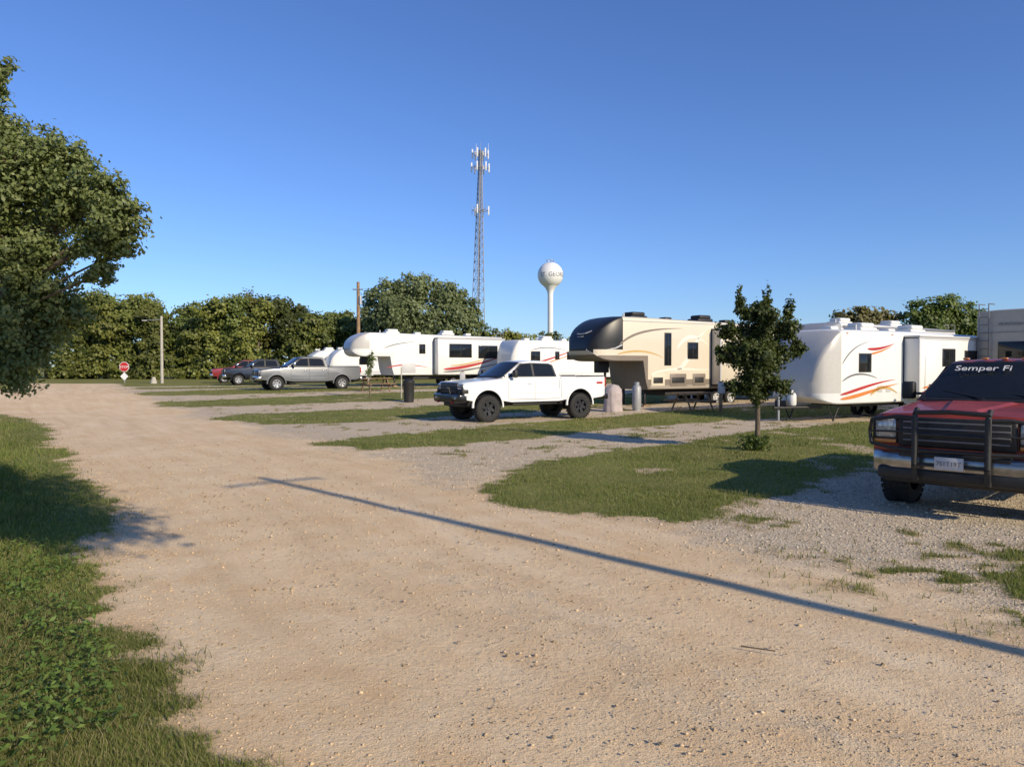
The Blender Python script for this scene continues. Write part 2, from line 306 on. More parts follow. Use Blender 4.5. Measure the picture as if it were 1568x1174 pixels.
# ------------------------------------------------------------------ trees
def rand_ell(n,c,r,shell=.45):
    v=rng.normal(size=(n,3)); v/=np.linalg.norm(v,axis=1,keepdims=True); rad=(shell+(1-shell)*rng.random(n))**.6
    return np.array(c)+v*rad[:,None]*np.array(r),v
def tree(name,base,lobes,fork_h,tr,nleaf,lsize,c0,c1,twigs=24,spread=.14,pw=1.4):
    e=empty(name,base); B=Vector(base); segs=[]; fork=Vector((0,0,fork_h))
    segs.append(((0,0,-.15),(.05*tr,0,fork_h*.45),tr*1.35,tr*.95)); segs.append(((.05*tr,0,fork_h*.45),fork,tr*.95,tr*.8))
    tot=sum(l[3]**pw for l in lobes); LP=[];LN=[];LC=[]
    for l in lobes:
        c=Vector(l[:3])-B; r=l[3]; rz=l[4] if len(l)>4 else r*.85
        mid=fork.lerp(c,.5)+Vector((random.uniform(-.12,.12)*r,random.uniform(-.12,.12)*r,-.12*r)); br=tr*.34*min(1,r+.15)
        segs+= [(fork,mid,tr*.45,br),(mid,c,br,br*.5)]
        tp,_=rand_ell(twigs,c,(r,r,rz),.35); nl=int(nleaf*r**pw/tot/twigs)
        for p in tp:
            st=mid.lerp(c,random.uniform(.7,1.0)); q=Vector(p); m2=st.lerp(q,.55)+Vector((0,0,.06*r))
            segs+=[(st,m2,br*.3,br*.18),(m2,q,br*.18,br*.07)]
            f=rng.random(nl)**.5; pts=np.where((f<.55)[:,None],np.array(st)+(np.array(m2)-np.array(st))*(f/.55)[:,None],np.array(m2)+(np.array(q)-np.array(m2))*((f-.55)/.45)[:,None]*1.08)
            pts=pts+rng.normal(0,1,(nl,3))*spread*r*np.array([1,1,.8]); LP.append(pts)
            o=pts-np.array(c); o/=np.linalg.norm(o,axis=1,keepdims=True)+1e-6
            LN.append(o*.7+rng.normal(0,.6,(nl,3))+np.array([.1,-.1,.4])); t=rng.random((nl,1))*.7+random.random()*.3
            LC.append((np.array(c0)*(1-t)+np.array(c1)*t))
    tubes('trunk_and_limbs',segs,BARK,e,n=6)
    P=np.concatenate(LP); V,Fq,C=leaves(P,np.concatenate(LN),rng.uniform(.6,1.25,len(P))*lsize,np.concatenate(LC))
    meshnp('leaves',V,Fq,LEAF,C,e); return e
# big tree on the left verge
LT=[(-5.75,8.8,4.05,.75),(-5.5,9.0,4.45,.42),(-5.15,8.8,4.3,.34,.3),(-4.95,8.7,4.0,.36,.3),(-4.60,8.6,3.9,.32,.26),(-4.42,8.5,3.5,.34,.30),(-4.72,8.6,3.35,.26,.22),(-5.1,8.8,3.72,.30,.25),(-5.9,9.0,3.35,.62),(-5.68,9.1,2.9,.42),(-5.50,9.2,2.5,.38,.35),(-5.55,9.0,3.3,.32),(-6.0,9.1,2.4,.55),(-6.15,9.2,1.95,.5,.42),(-5.8,9.1,2.15,.33,.3),(-6.3,8.8,4.5,.6),
 (-6.9,9.2,4.1,.95),(-7.2,10,3.2,1.0),(-7.4,9.2,2.4,.8),(-8.2,10.4,4.4,1.2),(-9.2,10.2,3.8,1.3),(-6.5,10.2,3.8,.7),(-6.9,10.2,2.8,.7),(-8.4,9.2,5.2,1.0),(-6.0,8.9,5.35,.2,.3),(-6.35,8.9,5.2,.35,.4),(-4.62,8.55,2.98,.17,.2),(-6.05,8.9,4.78,.36),(-4.33,8.5,3.66,.2,.22),(-4.28,8.45,3.25,.13,.15)]
tree('deciduous_tree',(-8.4,10.2,0),LT,2.0,.2,120000,.06,(.09,.125,.04),(.25,.285,.11),30,.14)
# unseen tree added behind the camera; overhead boughs placed to shade the verge
LT2=[(2.0,1.5,6.2,1.15),(1.3,2.6,6.5,1.0),(2.9,.6,6.0,1.0),(3.5,.0,6.0,.9),(.6,1.8,6.8,1.0),(-1.2,-.6,6.6,1.4),(-3.2,-2,7,1.8),(-2.2,-3.4,6.2,1.5),(1.0,.6,6.6,1.1)]
tree('deciduous_tree',(-3.2,-2.6,0),LT2,4.2,.24,26000,.12,(.07,.11,.03),(.18,.23,.07),24,.16)
# young tree on the island
YT=[(5.6,17.1,1.7,.55,.5),(5.95,17.2,2.25,.5),(5.2,17.0,2.3,.52),(5.6,17.3,2.7,.58),(5.75,16.9,3.15,.38),(5.3,17.1,3.2,.28,.4),(6.25,17.1,2.75,.38),(4.9,17.1,2.75,.28),(5.5,16.8,2.1,.6),(6.3,17.1,3.2,.16,.35),(5.6,17.1,1.3,.32,.3),(5.15,17.1,3.5,.12,.35),(5.8,17.1,3.5,.14,.32),(6.5,17.1,2.35,.2,.25),(4.75,17.0,2.2,.2,.25),(6.1,17,1.5,.3,.3),(5.1,17,1.45,.3,.3)]
tree('young_tree',(5.6,17.1,0),YT,1.15,.06,23000,.085,(.035,.052,.013),(.10,.125,.035),20,.15,1.7)
n=900; p=np.stack([rng.normal(5.5,.14,n),rng.normal(17.05,.12,n),rng.uniform(.02,.34,n)],1); cl=np.array([.08,.11,.03])*rng.uniform(.7,1.5,(n,1))
V,Fq,C=leaves(p,rng.normal(size=(n,3))+[0,0,.4],rng.uniform(.05,.09,n),cl); meshnp('weed_clump',V,Fq,LEAF,C)
sx0,sy0=-7.2,38.0; zz=zs(sx0,sy0)
tree('sapling_tree',(sx0,sy0,zz),[(sx0,sy0,zz+1.6,.3,.5),(sx0+.1,sy0,zz+2.1,.25,.4)],1.1,.03,500,.1,(.07,.11,.03),(.14,.18,.05),10,.2)
def crown(lobes,per,lsize,c0,c1):
    Ps=[];Ns=[];Cs=[]
    for (cx,cy,cz,rx,rz) in lobes:
        nl=int(per*(rx*rz)); p,v=rand_ell(nl,(cx,cy,cz),(rx,rx*.9,rz),.62)
        k=max(3,int(rx*rz*2.2)); cc,_=rand_ell(k,(cx,cy,cz),(rx,rx*.9,rz),.9)
        i=rng.integers(0,k,nl); use=rng.random(nl)<.65
        q=cc[i]+rng.normal(size=(nl,3))*.17*np.array([rx,rx,rz]); p=np.where(use[:,None],q,p)
        back=(p[:,1]-cy)>.35*rx; p[back,1]=2*cy-p[back,1]   # denser on the lane-facing side
        Ps.append(p); o=(p-np.array([cx,cy,cz]))/np.array([rx,rx,rz]); Ns.append(o*.8+rng.normal(0,.5,(nl,3))+[.25,-.3,.25])
        t=np.clip(rng.normal(.5,.22,(nl,1))+ (rng.random(k)[i][:,None]-.5)*.7*use[:,None],0,1)
        Cs.append(np.array(c0)*(1-t)+np.array(c1)*t)
    P=np.concatenate(Ps); return leaves(P,np.concatenate(Ns),rng.uniform(.55,1.3,len(P))*lsize,np.concatenate(Cs),.4)
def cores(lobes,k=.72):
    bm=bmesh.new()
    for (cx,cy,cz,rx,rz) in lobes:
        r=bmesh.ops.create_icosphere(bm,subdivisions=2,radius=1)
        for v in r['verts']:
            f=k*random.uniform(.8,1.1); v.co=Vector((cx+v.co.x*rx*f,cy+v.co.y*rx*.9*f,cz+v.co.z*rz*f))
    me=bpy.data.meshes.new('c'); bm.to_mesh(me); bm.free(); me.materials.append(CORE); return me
DT=[(-96,12),(-91,11.5),(-86,11.5),(-80,11.5),(-73,11.7),(-66,11.2),(-59.8,10.6),(-54.3,10.4),(-49.6,10.9),(-44.6,10.3),(-39.5,9.4),(-35.5,9.0),(-31.2,10.4),(-27.5,10.0),(-23.8,8.3),(-20.7,8.5),(-16.4,7.8),(-12.8,7.2),(-8.1,6.6),(-4.2,6.2),(.5,5.8),(4.4,5.8),(9,5.2),(14,5),(19,5.2),(24,5.5),(29,6),(34,7),(56,7),(62,8),(70,9),(78,9),(88,9)]
allL=[]; PV=[];PF=[];PC=[];base=0; trunks=[]
dx_=[a for a,b_ in DT]; dh_=[b_ for a,b_ in DT]
rows=[(tx,th_,0) for tx,th_ in DT]+[(tx,float(np.interp(tx,dx_,dh_))*random.uniform(.78,.96),1) for tx in np.arange(-98,-8,2.3)]
for i,(tx,th_,rw) in enumerate(rows):
    ty=90+random.uniform(-2,3)+ (0 if tx>-50 else (-50-tx)*-.35)-(2.5 if rw else 0); L1=[]
    if rw:
        for k in range(5): L1.append((tx+random.uniform(-1.2,1.2),ty+random.uniform(-1,1)-(4-k)*.5,.5+th_*(.10+.19*k),random.uniform(1.5,2.2),th_*.14))
    else:
        L1.append((tx,ty,.5+th_*.84,th_*.20,th_*.15))
        for k in range(6): L1.append((tx+random.uniform(-2.8,2.8),ty+random.uniform(-2,1.5),.5+th_*random.uniform(.28,.80),random.uniform(1.2,2.2),random.uniform(1.0,1.7)))
        for k in range(3): L1.append((tx+random.uniform(-3,3),ty-4.5+random.uniform(-1.5,1),.5+random.uniform(.4,1.6),random.uniform(1.1,1.9),random.uniform(.8,1.4)))
    hue=random.random(); dk=.5 if i in(12,13) else 1.0; dk*=random.uniform(.75,1.15); c0=np.array([.07+.04*hue,.10+.02*hue,.025])*dk; c1=np.array([.165+.10*hue,.215+.045*hue,.055])*dk
    V,Fq,C=crown(L1,200,.33,c0,c1); PV.append(V);PF.append(Fq+base);PC.append(C);base+=len(V); allL+=L1
    trunks.append(((tx,ty,0),(tx+random.uniform(-.5,.5),ty,th_*.6),.25,.12))
e=empty('distant_trees',(0,0,0)); meshnp('foliage',np.concatenate(PV),np.concatenate(PF),LEAF,np.concatenate(PC),e)
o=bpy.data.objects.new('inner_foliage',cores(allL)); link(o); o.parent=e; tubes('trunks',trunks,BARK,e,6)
def bigtree(name,base,lobes,per,ls,c0,c1,tr=.35,fork=2.5):
    e=empty(name,base); B=np.array(base); LL=[(l[0]-B[0],l[1]-B[1],l[2]-B[2],l[3],l[4]) for l in lobes]
    V,Fq,C=crown(LL,per,ls,c0,c1); meshnp('leaves',V,Fq,LEAF,C,e)
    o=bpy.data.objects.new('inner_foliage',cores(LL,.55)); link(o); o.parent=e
    s=[((0,0,-.2),(0,0,fork),tr,tr*.8)]+[((0,0,fork),l[:3],tr*.5,tr*.15) for l in LL]; tubes('trunk_and_limbs',s,BARK,e,7)
bx=-10.6; Lb=[(bx,84,10.4,2.6,1.6),(bx-3.2,84,9.5,2.3,1.9),(bx+2.6,84,9.8,2.3,1.7),(bx+4.8,84,8.6,1.7,1.6),(bx-4.6,84,7.2,1.8,1.9),(bx-1,83,7.6,3.2,2.3),(bx+3.4,83.5,6.8,2.6,1.9),(bx+5.6,84,5.6,1.7,1.5),(bx-3,84,5.2,2.8,2),(bx+1,84,5,3,2),(bx+6.3,84,7.2,1.2,1.1),(bx+6.2,84,4.2,1.2,1),(bx-1.5,83.6,9.2,2,1.5)]
bigtree('deciduous_tree',(bx,84,.5),Lb,430,.33,(.09,.12,.05),(.21,.245,.11))
bigtree('deciduous_tree',(38.2,82,.5),[(37,82,7.2,1.6,1.3),(39.2,82,7.5,1.8,1.1),(41,82,6.8,1.6,1.3),(38,82,5.2,2.6,2.2),(40.5,82,5,2.4,2)],240,.4,(.13,.12,.05),(.27,.24,.11))
bigtree('deciduous_tree',(46,80,.5),[(45,80,7.9,2.4,1.5),(47,80,7.3,2.2,1.5),(43.3,80,6.8,1.7,1.5),(48.6,80,6.4,1.6,1.4),(46,80,5.4,3.4,2.2)],420,.35,(.07,.10,.025),(.16,.21,.05))
# ------------------------------------------------------------------ wheels & pickups
def wheel(parent,x,y,r,w,rim,side,offroad=False):
    rr=r*.60 if not offroad else r*.58
    prof=[(rr,-w/2+.02),(rr+.03,-w/2),(r-.05,-w/2),(r-.012,-w/2+.03),(r,-w/2+.06),(r,w/2-.06),(r-.012,w/2-.03),(r-.05,w/2),(rr+.03,w/2),(rr,w/2-.02)]
    lathe('tyre',prof,RUBBER,parent,'Y',(x,y,r),36)
    s=side; yo=y+s*(w/2-.015)
    lathe('rim_barrel',[(rr,yo-y),(rr-.02,yo-y+.0),(rr-.035,yo-y-s*.10),(.0,yo-y-s*.11)],BLACK if offroad else GREY,parent,'Y',(x,y,r),28)
    ns=6 if offroad else 5; V=[];F=[]
    for i in range(ns):
        a=2*math.pi*i/ns+.3; ca,sa=math.cos(a),math.sin(a); k=len(V)
        for rad,hw,yy in((.045,.045,-.03),(rr-.01,.055,-.02)):
            for q in(-1,1):
                for dy in(0,-s*.04):
                    V.append((x+ca*rad-sa*hw*q,yo+s*yy+dy+ (0),r+sa*rad+ca*hw*q))
        F+=[(k,k+2,k+6,k+4),(k+1,k+5,k+7,k+3),(k,k+4,k+5,k+1),(k+2,k+3,k+7,k+6),(k+4,k+6,k+7,k+5)]
    mk('rim_spokes',V,F,rim,parent)
    lathe('rim_lip',[(rr+.004,yo-y-.005*s),(rr+.004,yo-y+.012*s),(rr-.03,yo-y+.012*s),(rr-.035,yo-y-.03*s)],rim,parent,'Y',(x,y,r),30)
    lathe('hub_cap',[(.0,yo-y+.005*s),(.05,yo-y+.003*s),(.065,yo-y-.04*s)],rim,parent,'Y',(x,y,r),14)
    if offroad:
        V=[];F=[]
        for i in range(30):
            a=2*math.pi*i/30
            for q in(-1,1):
                aa=a+(.1 if q>0 else 0); k=len(V); ca,sa=math.cos(aa),math.sin(aa)
                for rad in(r-.01,r+.014):
                    for yy in(w*.12,w*.5):
                        for hw in(-.028,.028): V.append((x+ca*rad-sa*hw,y+q*yy,r+sa*rad+ca*hw))
                F+=[(k+4,k+5,k+7,k+6),(k,k+4,k+6,k+2),(k+1,k+3,k+7,k+5),(k+2,k+6,k+7,k+3),(k,k+1,k+5,k+4)]
        mk('tread_lugs',V,F,RUBBER,parent)
def text(name,s,size,m,parent=None,ext=.002):
    c=bpy.data.curves.new(name,'FONT'); c.body=s; c.size=size; c.extrude=ext; o=bpy.data.objects.new(name,c); link(o)
    bpy.context.view_layer.update(); me=bpy.data.meshes.new_from_object(o.evaluated_get(bpy.context.evaluated_depsgraph_get())); bpy.data.objects.remove(o)
    me.materials.clear(); me.materials.append(m); o=bpy.data.objects.new(name,me); link(o)
    if parent: o.parent=parent
    return o
def pickup(name,loc,rot,paint,lift=0,wr=.40,style='white',rim=ALU,hoodz=0):
    e=empty(name,loc,rot); Lf=lift; xf,xr,ra=2.05,-1.85,wr+.10; acz=wr+lift*.45
    top=[(2.96,.60),(3.03,.70),(3.05,1.10+hoodz),(2.97,1.20+hoodz),(2.5,1.245+hoodz),(1.9,1.29+hoodz*.8),(1.55,1.325+hoodz*.5),(1.35,1.355),(-.98,1.36),(-1.0,1.385),(-2.93,1.385),(-3.02,1.385),(-3.05,1.30),(-3.05,.70),(-2.96,.62)]
    prof=[(a,b+Lf,0) for a,b in top]
    def arch(cx):
        out=[]
        zb=.56+Lf; a0=math.asin(max(-1,min(1,(zb-acz)/ra)))
        for i in range(13):
            a=math.pi-a0-(math.pi-2*a0)*i/12; out.append((cx+ra*math.cos(a),acz+ra*math.sin(a),1))
        return out
    prof+=arch(xr)+[(-.9,.50+Lf,2),(1.1,.50+Lf,2)]+arch(xf)
    layers=[(-1.0,.10,.10,0),(-.985,.05,.06,0),(-.93,.015,.03,0),(-.87,0,.01,0),(-.85,0,.005,1),(-.4,-.02,0,1),(0,-.03,-.01,1)]
    layers=layers+[(-a,b,c,d) for a,b,c,d in layers[-2::-1]]
    V=[];n=len(prof)
    for (yy,dz,dx,inner) in layers:
        for i,(px,pz,tg) in enumerate(prof):
            x_,z_=px,pz
            if tg==0:
                if z_-Lf>1.05: z_-=dz if abs(px)<2.99 else dz*.6
                if px>2.9: x_-=dx
                if px<-2.9: x_+=dx*.6
                if inner and i in(9,10): z_=.92+Lf
                if i in(9,10,11,12) and not inner: z_+= dz*.6
                if 7<=i<=8 or i in(9,): z_=min(z_,1.36+Lf)
            V.append((x_,yy,z_))
    F=[];mi=[]
    for k in range(len(layers)-1):
        for i in range(n):
            j=(i+1)%n; F.append((k*n+i,k*n+j,(k+1)*n+j,(k+1)*n+i)); tg=prof[i][2]+prof[j][2]
            mi.append(1 if tg>0 or (i in(9,10) and layers[k][3] and layers[k+1][3]) else 0)
    F.append(tuple(range(n))[::-1]); F.append(tuple((len(layers)-1)*n+i for i in range(n))); mi+=[0,0]
    mk('body',V,F,parent=e,smooth=True,angle=28,mats=[paint,BLACK],midx=mi)
    zb,zt=1.345+Lf,1.93+Lf
    def hw(z): return .93-(z-zb)/(zt-zb)*.20
    gp=[(1.52,zb),(.66,zt-.05),(.48,zt-.005),(.2,zt+.012),(-.5,zt+.008),(-.74,zt-.01),(-.84,zt-.06),(-.99,zb)]
    V=[];F=[];lay=[(-1,0),(-.93,.0),(-.6,.015),(0,.03),(.6,.015),(.93,.0),(1,0)]; n=len(gp)
    for f,dz in lay:
        for i,(a,z_) in enumerate(gp):
            zz=z_+(dz if 1<=i<=6 else 0)-(.035 if abs(f)==1 and 1<=i<=6 else 0)
            xx=a-(.06*abs(f)**3 if i in(0,1) else 0); V.append((xx,f*hw(z_),zz))
    for k in range(len(lay)-1):
        for i in range(n):
            j=(i+1)%n; F.append((k*n+i,k*n+j,(k+1)*n+j,(k+1)*n+i))
    F.append(tuple(range(n))[::-1]); F.append(tuple((len(lay)-1)*n+i for i in range(n)))
    mk('cab',V,F,paint,e,True,30)
    def side(nm,pts,m,off,s,th=.012):
        V=[(a,s*(hw(z_+Lf)+off),z_+Lf) for a,z_ in pts]+[(a,s*(hw(z_+Lf)+off-th),z_+Lf) for a,z_ in pts]; n=len(pts)
        F=[tuple(range(n)),tuple(range(n,2*n))[::-1]]+[(i,(i+1)%n,(i+1)%n+n,i+n) for i in range(n)]
        mk(nm,V,F,m,e)
    for s in(1,-1):
        side('window_trim',[(1.22,1.375),(.62,1.855),(.16,1.88),(-.60,1.86),(-.76,1.80),(-.86,1.375)],BLACK,.006,s)
        side('window_front',[(1.10,1.405),(.60,1.825),(.18,1.85),(.18,1.405)],GLASS,.012,s)
        side('window_rear',[(.09,1.405),(.09,1.85),(-.56,1.835),(-.70,1.78),(-.79,1.405)],GLASS,.012,s)
        y0=s*1.0
        for xx,z0,z1 in((1.22,.62,1.27),(.13,.58,1.27),(-.93,.95,1.27),(-1.03,.60,1.30)):
            box('door_gap',(xx-.006,min(y0,y0+s*.003)-.001,z0+Lf),(xx+.006,max(y0,y0+s*.003)+.001,z1+Lf),BLACK,e)
        box('sill_gap',(-.93,y0-.004,.585+Lf),(1.22,y0+.004,.597+Lf),BLACK,e)
        for xx in(.28,-.80): box('door_handle',(xx-.02,min(y0,y0+s*.035),1.13+Lf),(xx+.17,max(y0,y0+s*.035),1.165+Lf),paint if style!='silver' else CHROME,e,.012)
        box('side_moulding',(-.9,y0-.012,.80+Lf),(1.18,y0+.012,.835+Lf),paint,e,.005)
        box('mirror_arm',(1.02,s*.93 if s>0 else -1.12,1.42+Lf),(1.08,1.12 if s>0 else -.93,1.46+Lf),BLACK,e,.01)
        box('mirror',(.98,s*1.24 if s<0 else 1.06,1.36+Lf),(1.12,-1.06 if s<0 else 1.24,1.62+Lf),BLACK if style!='silver' else CHROME,e,.03)
        for cx in(xf,xr):
            V=[];F=[];m_=16
            for i in range(m_+1):
                a=math.pi*(1.02-1.04*i/m_)
                for rad,yy in((ra-.01,.985),(ra-.005,1.03 if lift else 1.012),(ra+.05,1.025 if lift else 1.01),(ra+.065,.99)): V.append((cx+rad*math.cos(a),s*yy,acz+rad*math.sin(a)))
            for i in range(m_):
                for q in range(3): F.append((i*4+q,i*4+q+1,i*4+q+5,i*4+q+4))
            mk('fender_flare',V,F,paint,e,True,40)
        wy=s*(.86 if not lift else .90)
        for cx in(xf,xr): wheel(e,cx,wy,wr,.28 if not lift else .33,rim,s,lift>0)
        box('running_board',(-.8,s*.98-.09,.40+Lf),(1.1,s*.98+.09,.45+Lf),BLACK,e,.02)
        box('tail_lamp',(-3.075,s*.90-.085,.98+Lf),(-2.93,s*.905+.085,1.34+Lf),REDL,e,.02)
        if style!='red': box('headlamp',(2.80,s*.80-.17,.98+Lf+hoodz),(3.045,s*.80+.175,1.14+Lf+hoodz),LAMP if style=='silver' else DLAMP,e,.04)
    def glassq(nm,p0,p1,w0,w1,m,off,dirx):
        (x0,z0),(x1,z1)=p0,p1; nx,nz=(z1-z0),-(x1-x0); ln=math.hypot(nx,nz); nx,nz=nx/ln*off,nz/ln*off
        if nx*dirx<0: nx,nz=-nx,-nz
        cols=6; V=[];F=[]
        for (xx,zz,ww) in((x0+nx,z0+nz,w0),(x1+nx,z1+nz,w1)):
            for i in range(cols+1):
                f=-1+2*i/cols; V.append((xx-dirx*.06*abs(f)**3*(1 if dirx>0 else 0),f*ww,zz+(.03*(1-f*f) if zz>zb+.3 else .0)))
        for i in range(cols): F.append((i,i+1,i+cols+2,i+cols+1))
        mk(nm,V,F,m,e,True)
    glassq('windshield_trim',(1.50,zb+.015),(.665,zt-.045),.90,.70,BLACK,.012,1)
    glassq('windshield',(1.45,zb+.045),(.70,zt-.065),.85,.66,GLASS,.02,1)
    glassq('rear_window',(-.975,zb+.08),(-.86,zt-.12),.78,.62,GLASS,.012,-1)
    box('chassis',(-2.8,-.55,.42+Lf*.6),(2.75,.55,.95+Lf),BLACK,e,.03)
    tubes('axles',[((xf,-.8,wr),(xf,.8,wr),.06,.06),((xr,-.8,wr),(xr,.8,wr),.06,.06)],BLACK,e)
    lathe('differential',[(.0,-.14),(.14,-.1),(.17,0),(.14,.1),(0,.14)],BLACK,e,'Y',(xr,0,wr),12)
    hz=Lf+hoodz
    if style=='red':
        box('grille_surround',(2.98,-.66,.82+Lf),(3.075,.66,1.17+hz),BLACK,e,.03); box('grille_dark',(3.0,-.60,.86+Lf),(3.082,.60,1.13+hz),BLACK,e,.01)
        for i in range(4):
            zz=.91+Lf+i*(.20+hoodz)/3; box('grille_bar',(3.05,-.59,zz-.010),(3.092,.59,zz+.010),DGREY,e,.005)
        for s in(1,-1):
            box('headlamp_bezel',(2.90,s*.82-.16,.84+Lf),(3.055,s*.82+.16,1.16+hz),BLACK,e,.03)
            box('headlamp',(2.92,s*.81-.13,.92+Lf),(3.07,s*.81+.13,1.14+hz),LAMP,e,.03)
            box('turn_signal',(2.90,s*.82-.14,.85+Lf),(3.065,s*.82+.14,.905+Lf),AMBER,e,.015)
            for q in range(4): box('lamp_rib',(3.068,s*.81-.10+q*.065,.93+Lf),(3.073,s*.81-.094+q*.065,1.13+hz),GREY,e)
            for q in range(2): box('lamp_rib',(3.068,s*.81-.12,.99+Lf+q*.07),(3.0735,s*.81+.12,.996+Lf+q*.07),GREY,e)
        bp=[(-1.0,2.93),(-.95,3.07),(-.7,3.15),(.7,3.15),(.95,3.07),(1.0,2.93)]
        V=[];F=[]
        for yy,xx in bp:
            for dx,zz in((-.12,.50),(-.03,.48),(.0,.54),(.01,.64),(0,.72),(-.04,.75),(-.12,.75)): V.append((xx+dx,yy,zz+Lf))
        for i in range(5):
            for q in range(6): F.append((i*7+q,i*7+q+1,i*7+q+8,i*7+q+7))
        mk('front_bumper',V,F,DCHROME,e,True,50)
        box('bumper_valance',(2.85,-.88,.40+Lf),(3.165,.88,.565+Lf),BLACK,e,.04)
        box('bumper_pad',(3.0,-.62,.70+Lf),(3.17,.62,.765+Lf),BLACK,e,.02)
        box('air_dam',(2.75,-.85,.34+Lf),(3.0,.85,.42+Lf),BLACK,e,.03)
        T=[]
        for s in(1,-1):
            T+=path([(3.20,s*.40,.42+Lf),(3.27,s*.40,.62+Lf),(3.24,s*.40,1.22+hz),(3.16,s*.40,1.28+hz)],.033)
            T+=path([(3.24,s*.40,1.17+hz),(3.19,s*.62,1.18+hz),(3.12,s*.96,1.12+hz),(3.05,s*1.01,1.0+Lf),(3.08,s*.98,.84+Lf),(3.16,s*.7,.80+Lf),(3.25,s*.40,.80+Lf)],.024)
            T+=path([(3.20,s*.40,1.02+Lf),(3.10,s*.97,1.0+Lf)],.012)
        for zz in(.62,.80,1.00): T+=path([(3.25,-.4,zz+Lf),(3.25,.4,zz+Lf)],.020)
        T+=path([(3.24,-.4,1.24+hz),(3.26,0,1.26+hz),(3.24,.4,1.24+hz)],.03)
        tubes('brush_guard',T,BLACK,e,10)
        for s in(1,-1): box('guard_upright_plate',(3.235,s*.40-.035,.45+Lf),(3.275,s*.40+.035,1.2+hz),BLACK,e,.01)
        box('licence_plate',(3.262,-.17,.58+Lf),(3.274,.15,.735+Lf),LGREY,e,.004)
        tx=text('plate_text','7S1T19T',.075,DGREY,e); tx.rotation_euler=(R(90),0,R(90)); tx.location=(3.277,-.15,.63+Lf)
        for s in(1,-1): tubes('wiper',[((1.50,s*.35+.3,1.40+Lf),(1.30,s*.35-.25,1.50+Lf),.009,.007)],BLACK,e)
        box('cowl_panel',(1.40,-.82,1.335+Lf),(1.56,.82,1.362+Lf),BLACK,e,.01)
        V=[(2.9,-.22,1.225),(1.75,-.42,1.325),(1.75,.42,1.325),(2.9,.22,1.225),(2.8,-.17,1.26),(1.8,-.35,1.352),(1.8,.35,1.352),(2.8,.17,1.26)]
        V=[(a,b_,c_+Lf+.02+hoodz*(a-1.5)/1.5) for a,b_,c_ in V]
        mk('hood_bulge',V,[(4,5,6,7),(0,1,5,4),(1,2,6,5),(2,3,7,6),(3,0,4,7)],paint,e)
        tx=text('windshield_lettering','Semper Fi',.18,WHITE,e); q=Matrix(((0,-.815,.579),(1,0,0),(0,.579,.815))) 
        tx.rotation_euler=q.to_euler(); tx.location=(.963,-.56,1.79+Lf)
        for yy in(-.5,-.25,0,.25,.5): box('roof_marker_lamp',(.50,yy-.04,zt+.02),(.60,yy+.04,zt+.05),AMBER,e,.012)
        tubes('steering_linkage',[((2.2,-.6,.42),(2.3,.6,.44),.03,.03),((2.35,-.5,.5),(2.2,.7,.46),.02,.02)],STEEL,e)
    else:
        wh=style=='white'; dkm=BLACK if wh else CHROME
        box('grille',(2.95,-.64,(.80 if wh else .84)+Lf),(3.075,.64,(1.185 if wh else 1.14)+hz),BLACK,e,.03)
        for zz in((.90,.98,1.06) if not wh else (.88,1.10)): box('grille_bar',(3.04,-.6,zz+Lf),(3.09,.6,zz+.022+Lf),CHROME if not wh else DGREY,e,.006)
        if not wh: box('grille_upright',(3.04,-.03,.86+Lf),(3.09,.03,1.12+Lf),CHROME,e,.006)
        else: box('grille_badge',(3.06,-.12,.96+Lf),(3.095,.12,1.03+Lf),GOLD,e,.01)
        box('front_bumper',(2.80,-1.0,(.50 if wh else .55)+Lf),(3.20 if wh else 3.16,1.0,.82+Lf),CHROME if not wh else GLOSSB,e,.08,3)
        box('bumper_opening',(3.10,-.45,.60+Lf),(3.208 if wh else 3.168,.45,.70+Lf),BLACK,e,.01)
        if wh:
            box('nose_panel',(2.78,-1.003,.79+Lf),(3.05,1.003,.99+Lf),BLACK,e,.04)
            for s in(1,-1): tubes('bumper_side_bar',path([(3.1,s*.9,.84+Lf),(3.05,s*.75,.92+Lf),(3.16,s*.3,.95+Lf)],.025),BLACK,e)
            tubes('bumper_hoop',path([(3.18,-.35,.80+Lf),(3.2,-.3,.97+Lf),(3.2,.3,.97+Lf),(3.18,.35,.80+Lf)],.028),BLACK,e)
        for s in(1,-1):
            box('fog_lamp',(3.10,s*.74-.07,.62+Lf),(3.21 if wh else 3.17,s*.74+.07,.70+Lf),LAMP,e,.02)
            tubes('tow_hook',path([(3.1,s*.55,.52+Lf),(3.24,s*.55,.50+Lf),(3.26,s*.55,.58+Lf)],.02),DRED if wh else BLACK,e)
        box('skid_plate',(2.55,-.6,.40+Lf*.8),(2.98,.6,.56+Lf),BLACK,e,.04)
        for s in(1,-1): tubes('wiper',[((1.49,s*.3+.3,1.39+Lf),(1.30,s*.3-.25,1.49+Lf),.009,.007)],BLACK,e)
        box('cowl_panel',(1.42,-.80,1.335+Lf),(1.56,.80,1.36+Lf),BLACK,e,.01)
    box('rear_bumper',(-3.22,-.95,.52+Lf),(-3.0,.95,.72+Lf),CHROME if style!='white' else GLOSSB,e,.04)
    box('tailgate_gap',(-3.056,-.80,.78+Lf),(-3.05,.80,.785+Lf),BLACK,e)
    for s in(1,-1): box('bed_rail_cap',(-2.98,s*.93-.05,1.385+Lf),(-1.05,s*.93+.05,1.41+Lf),BLACK,e,.01)
    tubes('antenna',[((1.5,-.8,1.3+Lf),(1.42,-.82,2.0+Lf),.004,.002)],BLACK,e,5)
    return e
RT=R(180+31)
e=pickup('pickup_truck',(.42,27.75,zs(.4,27.7)),RT,PWHITE,.18,.47,'white',DWHEEL)
